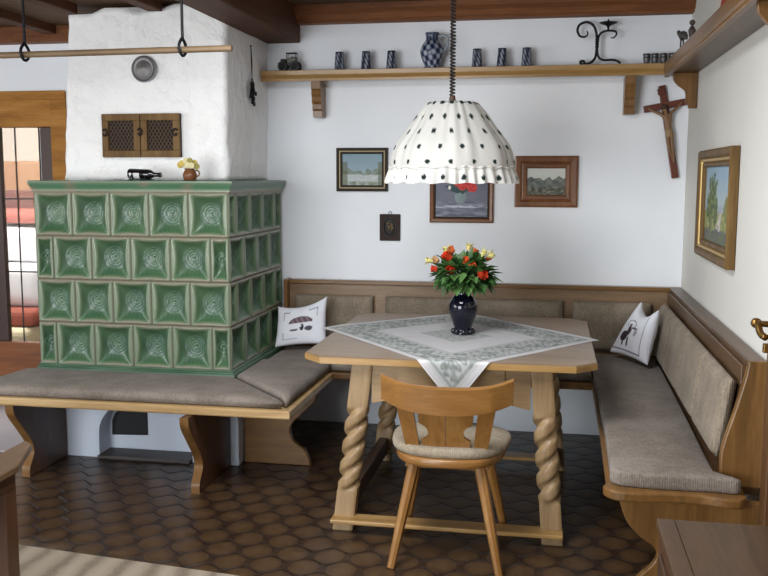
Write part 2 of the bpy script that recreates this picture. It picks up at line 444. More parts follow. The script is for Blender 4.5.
bm=B(); box(bm,-6.1,-4.7,1.5,2.2,1.10,1.20,.04,3); obj('folded_blanket',bm,plain('red_blanket_b','#a4594c',.9),bed)
cur=B()
def cf(u,v):
    return (-3.935+.05*u+.010*math.sin(v*38)*u,.085+.012*math.sin(u*14+v*9),1.25+.53*v)
gridsheet(cur,10,50,cf); tag(obj('curtain',cur,WHITE,None,smooth='all'),'narrow white curtain with a wavy edge behind the door glass','curtain')
bm=B(); box(bm,-4.7,-3.46,-.95,-.03,.0005,.012,.004); tag(obj('rug',bm,plain('pale_rug','#b3acae',.9)),'pale plain rug on the floor before the glazed door','rug')

# ------------------------------------------------------------------ tiled stove
def stove():
    X0,X1,Y0,Y1=-3.363,-2.308,-.945,-.045; Z0,Z1=.50,1.405
    st=thing('tiled_stove','green glazed tiled stove with dished tiles beneath the white chimney breast','stove',(-2.83,-.5,.44))
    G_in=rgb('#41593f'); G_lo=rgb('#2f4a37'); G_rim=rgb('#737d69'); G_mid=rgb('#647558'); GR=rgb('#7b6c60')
    rows=4; rh=(Z1-Z0)/rows; tw=(X1-X0)/5
    bm=B(); cols=[]
    def tile(o,e,up,nrm,w,h,full=1.0):
        """one dished tile: origin corner o, in-plane dirs e, up; w x h"""
        N=38
        vs=[]
        for j in range(N+1):
            for i in range(N+1):
                s=2*i/N-1; t=2*j/N-1
                ss=abs(s)/(1-.12*(tw/w)*.9); tt=abs(t)/(1-.08)
                ss*=1+.26*(1-t*t); tt*=1+.15*(1-s*s)
                m=max(ss,tt); edge=max(1-(1-abs(s))*w/tw,abs(t))
                x=(s+1)/2*w; y=(t+1)/2*h
                dx=s*w/2; dy=t*h/2; r=math.hypot(dx-.008*(w>.15),dy-.004)
                if m<1:
                    k=1-m
                    q_=(1-min(1,ss)**2.6)*(1-min(1,tt)**2.6); d=-.036*max(0,q_)**.8
                    rm=min(.062,w*.36); wv=math.cos(r/.0135*2*PI)
                    if r<rm: d+=.0038*wv*min(1,(rm-r)/.01)
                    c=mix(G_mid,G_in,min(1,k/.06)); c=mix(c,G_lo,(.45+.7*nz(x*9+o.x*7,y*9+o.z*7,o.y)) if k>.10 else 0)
                    if r<rm: c=mix(c,rgb('#7f9a93'),max(0,.55*wv))  # bluish glaze highlights painted on the ring crests
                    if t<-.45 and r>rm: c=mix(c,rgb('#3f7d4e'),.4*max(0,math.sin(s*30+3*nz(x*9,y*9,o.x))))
                else:
                    d=.004*min(1,(m-1)/.05)
                    c=mix(G_mid,G_rim,(m-1)/.04)
                    if tt>=ss: c=mix(c,rgb('#83776a'),min(1,(m-1)/.05)*.8)
                g=1-edge
                if g<.035: d-=.010*(1-g/.035); c=mix(GR,c,g/.035)
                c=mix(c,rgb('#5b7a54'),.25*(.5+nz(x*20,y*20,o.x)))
                p=o+e*x+up*y+nrm*d
                vs.append(bm.verts.new(p)); cols.append(c)
        for j in range(N):
            for i in range(N):
                a=j*(N+1)+i; bm.faces.new((vs[a],vs[a+1],vs[a+N+2],vs[a+N+1]))
    UPV=V((0,0,1))
    for r in range(rows):
        z=Z1-(r+1)*rh
        # front
        ex=V((1,0,0)); n=V((0,-1,0)); x=X0
        ws=[tw]*5 if r%2==0 else [tw*.46]+[tw*1.02]*4+[tw*.46]
        ws=[w*(X1-X0)/sum(ws) for w in ws]
        for w in ws: tile(V((x,Y0,z)),ex,UPV,n,w,rh); x+=w
        # right side
        ey=V((0,1,0)); n=V((1,0,0)); y=Y0; L=Y1-Y0
        ws=[.46,1,1,1,.62] if r%2==0 else [1,1,1,1.08]
        ws=[w*L/sum(ws) for w in ws]
        for w in ws: tile(V((X1,y,z)),ey,UPV,n,w,rh); y+=w
        ey=V((0,-1,0)); n=V((-1,0,0)); y=Y1
        for w in reversed(ws): tile(V((X0,y,z)),ey,UPV,n,w,rh); y-=w
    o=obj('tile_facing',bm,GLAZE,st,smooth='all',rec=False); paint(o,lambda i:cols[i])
    def mould(name,prof,cfun):
        bm=B(); rings=[]; cc=[]
        for (q,z) in prof:
            ql=q*.5 if q>0 else q; P=[(X0-ql,Y1),(X0-ql,Y0-q),(X1+q,Y0-q),(X1+q,Y1)]
            ring=[]
            for (a,b_) in zip(P,P[1:]):
                n=24
                for k in range(n): ring.append(bm.verts.new((a[0]+(b_[0]-a[0])*k/n,a[1]+(b_[1]-a[1])*k/n,z)))
            ring.append(bm.verts.new((P[-1][0],P[-1][1],z))); rings.append(ring)
        for i in range(len(rings)-1):
            for k in range(len(rings[0])-1): bm.faces.new((rings[i][k],rings[i][k+1],rings[i+1][k+1],rings[i+1][k]))
        for r in (rings[0],rings[-1]): bm.faces.new(r)
        pr=[]
        for v in bm.verts: pr.append(cfun(v.co.copy()))
        o=obj(name,bm,GLAZE,st,smooth=True); paint(o,lambda i:pr[i])
    cg=rgb('#3d5945'); cl=rgb('#75856e'); cr=rgb('#8b7466')
    def cf(p):
        c=mix(cg,cl,.35+.5*nz(p.x*3,p.y*3,p.z*60))
        if 1.427<p.z<1.443: c=mix(c,rgb('#4a7458'),.8)
        elif p.z>1.447 and p.z<1.458: c=mix(c,cl,.55)
        elif p.z>=1.458: c=rgb('#4d6a52')
        if 1.412<p.z<1.42: c=mix(c,cl,.8)
        q=((p.x-X0)/(X1-X0)*5)%1
        if min(q,1-q)<.05 and Z1-.02<p.z<1.46: c=mix(c,cr,.6)
        if p.z<1.41 and p.z>1.3: c=mix(c,rgb('#a08f7d'),.6)
        return c
    mould('cornice',[(-.03,1.40),(.004,1.40),(.008,1.408),(.012,1.409),(.012,1.416),(.016,1.428),(.024,1.436),(.026,1.442),(.032,1.449),(.034,1.456),(.033,1.462),(.020,1.464),(-.10,1.464)],cf)
    mould('base_moulding',[(-.03,.44),(.022,.44),(.026,.452),(.026,.478),(.022,.487),(.012,.490),(.010,.494),(.013,.500),(.008,.506),(-.03,.508)],lambda p:mix(rgb('#3f5b45'),rgb('#5f7862'),.5+nz(p.x*6,p.y*6,p.z*40)))
stove()

# ------------------------------------------------------------------ cushions
def cushion(name,poly,z0,z1,mat,label,cat='cushion',group=None,R=.028,sub=10,crown=.008):
    """flat seat cushion from a convex-ish polygon: rounded edges, slightly crowned top"""
    P=[V((p[0],p[1])) for p in poly]; n=len(P)
    area=sum(P[i].x*P[(i+1)%n].y-P[(i+1)%n].x*P[i].y for i in range(n))
    if area<0: P.reverse()
    def inset(d):
        out=[]
        for i in range(n):
            a,b,c=P[i-1],P[i],P[(i+1)%n]; e1=(b-a).normalized(); e2=(c-b).normalized()
            n1=V((-e1.y,e1.x)); n2=V((-e2.y,e2.x)); k=1+n1.dot(n2)
            out.append(b+(n1+n2)*(d/max(k,.2)))
        return out
    def dens(Q):
        out=[]
        for i in range(n):
            for k in range(sub): out.append(Q[i]+(Q[(i+1)%n]-Q[i])*k/sub)
        return out
    bm=B(); rings=[]
    h=z1-z0; r=min(R,h*.48)
    prof=[(r*.7,z0),(r*.15,z0+r*.3),(0,z0+r)]+[(r*(1-math.cos(a)),z1-r+r*math.sin(a)) for a in [PI/2*k/6 for k in range(0,7)]]+[(r*1.5,z1+crown*.3)]
    for d,z in prof: rings.append([bm.verts.new((p.x,p.y,z)) for p in dens(inset(d))])
    m=len(rings[0])
    for i in range(len(rings)-1):
        for k in range(m): bm.faces.new((rings[i][k],rings[i][(k+1)%m],rings[i+1][(k+1)%m],rings[i+1][k]))
    bm.faces.new(rings[0]); bm.faces.new(rings[-1])
    o=obj(name,bm,mat,None,smooth='all'); return tag(o,label,cat,group)
def arc(cx,cy,r,a0,a1,n=6): return [(cx+r*math.cos(math.radians(a0+(a1-a0)*k/n)),cy+r*math.sin(math.radians(a0+(a1-a0)*k/n))) for k in range(n+1)]

# ------------------------------------------------------------------ stove bench
def stove_bench():
    t=thing('stove_bench','oak bench running round the front and side of the green stove','bench',(-2.6,-1.2,0))
    bm=B()  # L-shaped board in two mitred pieces, one mesh
    zt,zb=.437,.397
    poly=[(-3.48,-1.425),(-1.862,-1.425),(-1.862,-.60),(-2.275,-.60),(-2.275,-.985),(-3.395,-.985),(-3.48,-.985)]
    prism(bm,poly,lambda x,y:(x,y,zb),(0,0,zt-zb),.008,2)
    obj('seat_board',bm,woodset('bench_edge','#92724a','#b09164','#c2a57a',rough=.3,coat=.2)['x'],t)
    prof=smoothpts([(-1.405,.397),(-1.395,.345),(-1.335,.27),(-1.265,.185),(-1.24,.125),(-1.258,.085),(-1.285,.045),(-1.287,0)],5)
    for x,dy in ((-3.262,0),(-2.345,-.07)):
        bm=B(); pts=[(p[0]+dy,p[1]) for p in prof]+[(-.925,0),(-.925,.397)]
        prism(bm,pts,lambda y,z:(x-.02,y,z),(.04,0,0),.004,1); o=obj('side_support',bm,DRK['z'],t)  # shade on the side faces put into a darker oak
        bm=B(); q=[(p[0]+dy,p[1]) for p in prof]; prism(bm,[(a-.003,b) for a,b in q]+[(a+.0005,b) for a,b in reversed(q)],lambda y,z:(x-.021,y,z),(.042,0,0)); obj('lit_front_edge',bm,OAK['z'],o)  # thin lighter strip: light on the front edge painted as paler wood
    bm=B()
    pr=smoothpts([(-1.872,.397),(-1.90,.335),(-1.975,.262),(-2.022,.21),(-2.027,.165),(-2.006,.125),(-1.953,.085),(-1.93,.04),(-1.92,0)],5)
    prism(bm,[(p[0],p[1]) for p in pr]+[(-2.275,0),(-2.275,.397)],lambda x,z:(x,-.86,z),(0,.035,0),.004,1); obj('end_support',bm,OAK['x'],t)
stove_bench()
cushion('seat_cushion',[(-3.47,-1.405),(-1.90,-1.405),(-2.275,-.985),(-3.42,-.985)],.4375,.487,FAB,'long beige woven cushion on the bench in front of the stove',group=None)
cushion('seat_cushion',[(-1.885,-1.395),(-1.875,-.575),(-2.268,-.575),(-2.268,-.975)],.4375,.50,FAB,'beige woven cushion with mitred end beside the stove, under the mushroom pillow')

# ------------------------------------------------------------------ corner bench
def corner_bench():
    t=thing('corner_bench','long oak corner bench along the white walls around the table','bench',(-.9,-.4,0))
    zt,zb=.437,.400
    bm=B()
    fr=[(-.515,-2.12)]+arc(-.455,-2.155,.075,190,265,6)+[(p[0],p[1]) for p in smoothpts([(-.40,-2.226),(-.30,-2.212),(-.21,-2.216),(-.14,-2.234),(-.095,-2.234),(-.070,-2.212)],5)]+[(-.065,-2.19),(-.065,-2.08),(-.004,-2.08)]
    poly=[(-.004,-.004),(-2.27,-.004),(-2.27,-.595),(-.50,-.595),(-.505,-1.5)]+fr
    prism(bm,poly,lambda x,y:(x,y,zb),(0,0,zt-zb),.008,2); obj('seat_board',bm,OAK['y'],t)
    # back along the back wall: rail, stiles, cap
    bm=B(); box(bm,-2.27,-.062,-.05,-.005,.44,.855); obj('back_panel',bm,woodset('pale_oak','#5d4731','#7a6147','#8c7356',rough=.45)['x'],t)
    bm=B(); box(bm,-2.275,-.004,-.066,-.004,.853,.876,.005); obj('cap_ledge',bm,OAK['x'],t)
    bm=B(); box(bm,-2.279,-2.256,-.11,-.004,.44,.882,.006); obj('end_post',bm,OAK['z'],t)
    # back along the right wall
    bm=B(); prism(bm,[(-.005,.44),(-.125,.44),(-.062,.855),(-.005,.855)],lambda x,z:(x,-2.07,z),(0,2.005,0)); obj('back_panel',bm,BRN['y'],t)
    bm=B(); box(bm,-.068,-.004,-2.10,-.07,.853,.876,.005); obj('cap_ledge',bm,BRN['y'],t)
    bm=B(); box(bm,-.080,-.06,-2.07,-.07,.785,.853,.004); obj('top_rail',bm,BRN['y'],t)
    # shaped end panel
    L=smoothpts([(-.064,.875),(-.072,.82),(-.102,.70),(-.130,.60),(-.139,.54),(-.137,.438)],5)
    bm=B(); prism(bm,[(-.003,.876)]+[(p[0],p[1]) for p in L]+[(-.003,.438)],lambda x,z:(x,-2.115,z),(0,.035,0),.005,2); obj('end_panel',bm,OAKED['z'] if False else OAK['z'],t)
    F=smoothpts([(-.475,.40),(-.466,.36),(-.443,.305),(-.398,.255),(-.352,.222),(-.341,.188),(-.361,.15),(-.40,.11),(-.43,.06),(-.435,0)],5)
    bm=B(); prism(bm,[(p[0],p[1]) for p in F]+[(-.003,0),(-.003,.40)],lambda x,z:(x,-2.16,z),(0,.035,0),.004,1); obj('end_support',bm,OAK['z'],t)
    bm=B(); prism(bm,[(p[0],p[1]) for p in F]+[(-.003,0),(-.003,.40)],lambda x,z:(x,-.60,z),(0,.03,0)); obj('inner_support',bm,OAK['z'],t)
corner_bench()
cushion('seat_cushion',[(-.492,-.075),(-.492,-1.6)]+[(-.502,-2.09)]+arc(-.455,-2.13,.05,190,265,3)+[(-.36,-2.19),(-.17,-2.185),(-.085,-2.195),(-.10,-2.165),(-.132,-2.138),(-.158,-2.11),(-.158,-1.95),(-.15,-1.5),(-.135,-.115)],.4375,.492,FAB,'long beige woven seat cushion along the right wall bench with rounded end',sub=4,R=.012)
cushion('seat_cushion',[(-2.255,-.57),(-.50,-.57),(-.50,-.115),(-2.255,-.115)],.4375,.490,FAB,'beige woven seat cushion on the bench behind the table')
def padq(name,a,b,c,d,n,th,mat,label,group=None):
    """puffy pad from four 3D corners (bottom a,b  top d,c), thickness th along n"""
    bm=B(); n=V(n).normalized(); N=14
    a,b,c,d=map(V,(a,b,c,d))
    def f(u,v,s):
        p=(a*(1-u)+b*u)*(1-v)+(d*(1-u)+c*u)*v
        e=min(min(u,1-u)*(b-a).length,min(v,1-v)*(d-a).length)
        k=min(1,e/.03); k=math.sqrt(max(0,1-(1-k)**2))
        return p+n*(s*th/2*(.15+.85*k))
    for s in (1,-1): gridsheet(bm,N*2,N,lambda u,v:f(u,v,s))
    bmesh.ops.remove_doubles(bm,verts=bm.verts,dist=1e-5)
    # close rim
    es=[e for e in bm.edges if e.is_boundary]
    bmesh.ops.bridge_loops(bm,edges=es)
    return tag(obj(name,bm,mat,None,smooth='all'),label,'cushion',group)
yb=-.079
def bpad(x0,x1,lab): padq('back_pad',(x0,yb,.515),(x1,yb,.515),(x1,yb,.79),(x0,yb,.79),(0,-1,0),.045,FABP,lab,'padded backrests of the corner bench')
bpad(-2.215,-1.742,'short back pad on the rear wall nearest the stove, behind the mushroom pillow')
bpad(-1.668,-.648,'long back pad on the rear wall behind the flower vase')
bpad(-.592,-.165,'back pad on the rear wall nearest the corner, behind the rider pillow')
ys=[-.14,-.60,-1.09,-1.58,-2.06]
labs=['back pad on the side wall directly beside the rider pillow','second back pad on the side wall counted from the corner','third back pad on the side wall counted from the corner','back pad on the side wall next to the shaped end panel']
for i in range(4):
    y0,y1=ys[i]-.008,ys[i+1]+.008
    padq('back_pad',(-.142,y0,.525),(-.142,y1,.525),(-.104,y1,.80),(-.104,y0,.80),(-.98,0,-.14),.05,FABP,labs[i],'padded backrests of the corner bench')

# ------------------------------------------------------------------ pillows with printed motifs
def pillow(name,BL,BR,TR,TL,n,th,pattern,label,notch=.20):
    BL,BR,TR,TL=map(V,(BL,BR,TR,TL)); n=V(n).normalized(); N=64
    bm=B(); cols=[]; uvs=[]
    for s in (1,-1):
        def f(u,v):
            x=2*u-1;y=2*v-1
            pin=.055
            uu=.5+x/2*(1-pin*(1-y*y)); vv=.5+y/2*(1-(pin+(notch if y>0 else .02))*(1-x*x)) if True else v
            p=(BL*(1-uu)+BR*uu)*(1-vv)+(TL*(1-uu)+TR*uu)*vv
            k=(max(0,1-x*x)*max(0,1-y*y))**.42
            return p+n*(s*(th/2*k+.0015))+n*.004*nz(u*5,v*5,s)
        uv=gridsheet(bm,N,N,f); uvs+=[(a,b,s) for a,b in uv]
    # stitch boundary
    vs=list(bm.verts); h=(N+1)**2; lo=[]
    ring=[i for i in range(N+1)]+[(j*(N+1)+N) for j in range(1,N+1)]+[N*(N+1)+i for i in range(N-1,-1,-1)]+[j*(N+1) for j in range(N-1,0,-1)]
    for a,b in zip(ring,ring[1:]+ring[:1]): bm.faces.new((vs[a],vs[b],vs[h+b],vs[h+a]))
    o=obj(name,bm,CLOTH,None,smooth='all'); paint(o,lambda i:pattern(uvs[i][0],uvs[i][1]) if uvs[i][2]>0 else rgb('#dfe0e6'))
    return tag(o,label,'pillow')
W0=rgb('#e2e3ea')
def ell(u,v,cx,cy,a,b): return ((u-cx)/a)**2+((v-cy)/b)**2
def pat1(u,v):
    c=W0; L=rgb('#6d6f7d')
    # bracket lines in the corners
    if abs(u-.17)<.012 and (.14<v<.30 or .62<v<.84): c=mix(c,L,.75)
    if abs(v-.14)<.012 and .17<u<.46: c=mix(c,L,.6)
    if abs(v-.84)<.012 and (.17<u<.30 or .68<u<.86): c=mix(c,L,.7)
    if abs(u-.86)<.012 and .64<v<.84: c=mix(c,L,.7)
    # mushroom cap, striped
    e=ell(u,v,.53,.50,.25,.19)
    if v>.50 and e<1: c=mix(rgb('#8c7a80'),rgb('#5d4b52'),.5+.5*math.sin(u*60+v*25)); 
    if v>.5 and .86<e<1: c=rgb('#54424a')
    if ell(u,v,.56,.40,.045,.08)<1: c=rgb('#3c3a45')
    if ell(u,v,.70,.36,.08,.055)<1: c=rgb('#55535f')
    if ell(u,v,.40,.345,.10,.022)<1: c=rgb('#62606c')
    if ell(u,v,.52,.43,.03,.03)<1: c=W0
    return c
def pat2(u,v):
    c=W0; L=rgb('#6a6b75')
    if abs(u-.86)<.011 and .10<v<.96: c=mix(c,L,.8)
    if abs(v-.10)<.011 and .06<u<.86: c=mix(c,L,.8)
    if abs(u-.06)<.010 and .10<v<.96: c=mix(c,L,.6)
    if ell(u,v,.34,.36,.12,.10)<1: c=rgb('#3b3238')
    if ell(u,v,.45,.50,.07,.12)<1: c=rgb('#4a4044')
    if ell(u,v,.45,.64,.05,.045)<1: c=rgb('#6e5d5a')
    e=ell(u,v,.45,.67,.17,.13)
    if .72<e<1 and v>.58: c=mix(c,rgb('#6c625f'),.8)
    if ell(u,v,.50,.27,.022,.11)<1 or ell(u,v,.36,.25,.02,.09)<1: c=rgb('#3b3238')
    if ell(u,v,.66,.50,.05,.09)<1: c=mix(c,rgb('#85828a'),.6+.4*nz(u*40,v*40))
    if ell(u,v,.60,.58,.10,.025)<1: c=rgb('#564a4c')
    return c
pillow('throw_pillow',(-2.262,-.345,.515),(-1.972,-.295,.535),(-1.985,-.215,.80),(-2.268,-.255,.738),(-.05,-.97,.2),.10,pat1,'white throw pillow with a printed mushroom cap, leaning beside the stove')
pillow('throw_pillow',(-.388,-.201,.530),(-.218,-.480,.520),(-.165,-.445,.806),(-.228,-.19,.812),(-.84,-.5,.25),.11,pat2,'white throw pillow with a printed dark rider in the bench corner',.36)

# ------------------------------------------------------------------ table
def table():
    X0,X1,Y0,Y1=-1.732,-.531,-1.705,-.476; c=.085
    t=thing('dining_table','square oak dining table with chamfered corners and twisted rope legs','table',(-1.13,-1.09,0))
    bm=B()
    prism(bm,[(X0+c,Y0),(X1-c,Y0),(X1,Y0+c),(X1,Y1-c),(X1-c,Y1),(X0+c,Y1),(X0,Y1-c),(X0,Y0+c)],lambda x,y:(x,y,.722),(0,0,.031),.007,2)
    obj('tabletop',bm,OAKED['x'] if False else wood('table_top','#65503a','#7c644a','#8d7458',axis='x',rough=.3,coat=.2),t)
    # light edge band
    bm=B(); q=.0015
    pts=[(X0+c-q,Y0-q),(X1-c+q,Y0-q),(X1+q,Y0+c-q),(X1+q,Y1-c+q),(X1-c+q,Y1+q),(X0+c-q,Y1+q),(X0-q,Y1-c+q),(X0-q,Y0+c-q)]
    lo=[bm.verts.new((x,y,.7235)) for x,y in pts]; hi=[bm.verts.new((x,y,.7485)) for x,y in pts]
    for i in range(8): bm.faces.new((lo[i],lo[(i+1)%8],hi[(i+1)%8],hi[i]))
    obj('edge_band',bm,OAKED['x'],t)
    def leg(topx,botx,yc,ph,back=False):
        bm=B(); n=40; rings=[]; hw,hd=.043,.036
        Z=[0,.004,.05,.10,.15,.168,.176]+[.176+.354*k/90 for k in range(1,91)]+[.538,.56,.62,.68,.721]
        for z in Z:
            f=z/.72; cx=botx+(topx-botx)*f
            ring=[]
            inside=.17<z<.535
            w=max(0,min(1,min((z-.165)/.03,(.54-z)/.03))) if inside else 0
            for k in range(n):
                a=2*PI*k/n; ca,sa=math.cos(a),math.sin(a)
                m=max(abs(ca)/hw,abs(sa)/hd); rs=1/m
                tw=2*PI*(z-.176)/.0888
                rr=.041+.0125*math.cos(2*(a+PI/2)-2*tw*1.0*.5*2*.5-ph)
                # sharper grooves
                g=math.cos(2*a-tw*1.0-ph)
                rr=.0405+.0085*(1-2*(abs((g-1)/2))**3.0)
                r=rs*(1-w)+rr*w
                ring.append(bm.verts.new((cx+r*ca,yc+r*sa,z)))
            rings.append(ring)
        for i in range(len(rings)-1):
            for k in range(n): bm.faces.new((rings[i][k],rings[i][(k+1)%n],rings[i+1][(k+1)%n],rings[i+1][k]))
        bm.faces.new(rings[0]); bm.faces.new(rings[-1])
        obj('leg',bm,TABW['z'],t,smooth=True)
    leg(-1.478,-1.565,-1.63,0); leg(-.748,-.69,-1.63,0.6); leg(-1.50,-1.575,-.665,1.0); leg(-.74,-.67,-.665,.3)
    # aprons with curved lower corners
    def apron(y):
        lo=smoothpts([(-.80,.555),(-.87,.572),(-.92,.60),(-.98,.605)],5)
        lo=[(p[0],p[1]) for p in lo]; mir=[(-2.226-x,z) for x,z in reversed(lo)]
        bm=B(); prism(bm,[(-1.44,.721)]+[(-1.44,.555)]+mir[::-1][::-1][::-1][::-1][0:0]+[(x,z) for x,z in [(-1.43,.555),(-1.36,.572),(-1.31,.60),(-1.25,.605)]]+list(reversed(lo))+[(-.79,.555),(-.79,.721)],lambda x,z:(x,y,z),(0,.022,0)); obj('apron',bm,TABW['x'],t)
    apron(-1.655); apron(-.665)
    for x in (-1.475,-.765):
        bm=B(); box(bm,x-.011,x+.011,-1.62,-.67,.60,.721); obj('apron',bm,TABW['y'],t)
    bm=B(); box(bm,-1.33,-.892,-1.662,-1.655,.615,.715,.003); obj('drawer_front',bm,TABW['x'],t)
    # foot rails
    for y in (-1.705,-.70):
        bm=B(); box(bm,-1.606,-.648,y-.015,y+.075,.046,.064,.005); obj('foot_rail',bm,OAKED['x'],t)
    for x in (-1.565,-.69):
        bm=B(); box(bm,x-.022,x+.022,-1.60,-.70,.04,.125,.004); obj('side_rail',bm,DRK['y'],t)
table()

# tablecloth lying diagonally
def tablecloth():
    cen=V((-1.157,-1.085)); N=230; hd=.668; ang=math.radians(-5)
    X0,X1,Y0,Y1=-1.734,-.529,-1.707,-.474
    bm=B()
    def f(u,v):
        Lc,Rc,Fc,Bc=V((-1.828,-1.0)),V((-.497,-1.113)),V((-1.092,-1.895)),V((-1.17,-.405))
        q=(Fc*(1-u)+Rc*u)*(1-v)+(Lc*(1-u)+Bc*u)*v
        X,Y=q.x,q.y; z=.7562+.0016*nz(X*7,Y*7)
        if Y<Y0:   # folds over the front edge
            e=Y0-Y; r=.010
            if e<r*PI/2: th=e/r; Yn=Y0-r*math.sin(th)+0; z=.7555-r*(1-math.cos(th))
            else: Yn=Y0-r-(.02)*(e-r*PI/2); z=.7555-r-(e-r*PI/2)
            Y=Yn-.002
        for e in (X0-X,X-X1):
            if e>0: z-=e*.08; z+=.004*0
        return (X,Y,z)
    uv=gridsheet(bm,N,N,f)
    bm.verts.ensure_lookup_table()
    # thickness
    g=bmesh.ops.solidify(bm,geom=bm.faces[:],thickness=.0025)
    o=obj('tablecloth',bm,CLOTH,None,smooth='all')
    nv=len(uv)
    w=rgb('#f8f8fb'); lg=rgb('#efeff3'); gr=rgb('#c6ccc7'); gd=rgb('#a1aaa4')
    def pat(i):
        if i>=nv: i-=nv
        u,v=uv[i%nv]; a=(u-.5)*2;b=(v-.5)*2; m=max(abs(a),abs(b)); q=nz(a*8,b*8,3); q2=nz(a*22,b*22,9)
        if m>.955: return w
        if m>.925: return mix(w,gr,.25)
        if m>.60:
            # scrollwork band mirrored along the edge
            if abs(a)>=abs(b): e,l=(m-.60)/.32,b
            else: e,l=(m-.60)/.32,a
            k=((l*5.5)%1)-.5; k=abs(k)
            d1=abs(math.hypot(k-.25,(e-.35)*.8)-.17); d2=abs(math.hypot(k-.30,(e-.72)*.8)-.11); d3=abs(math.hypot(k,(e-.55)*.8)-.10)
            ink=max(0,1-min(d1,d2,d3)/.05)
            ink=max(ink,.45+1.3*q2 if q>.08 else 0)
            c=mix(w,gd,.22+.85*min(1,ink))
            if e<.05 or e>.95: c=mix(c,gd,.5)
            return c
        if m>.57: return mix(lg,gr,.35)
        if m>.26: return mix(w,lg,.7+.5*q)
        if m>.02: return mix(gr,lg,.35+.9*q2)
        return gr
    paint(o,pat); tag(o,'white tablecloth with grey lace-like bands laid cornerwise on the table','tablecloth')
tablecloth()

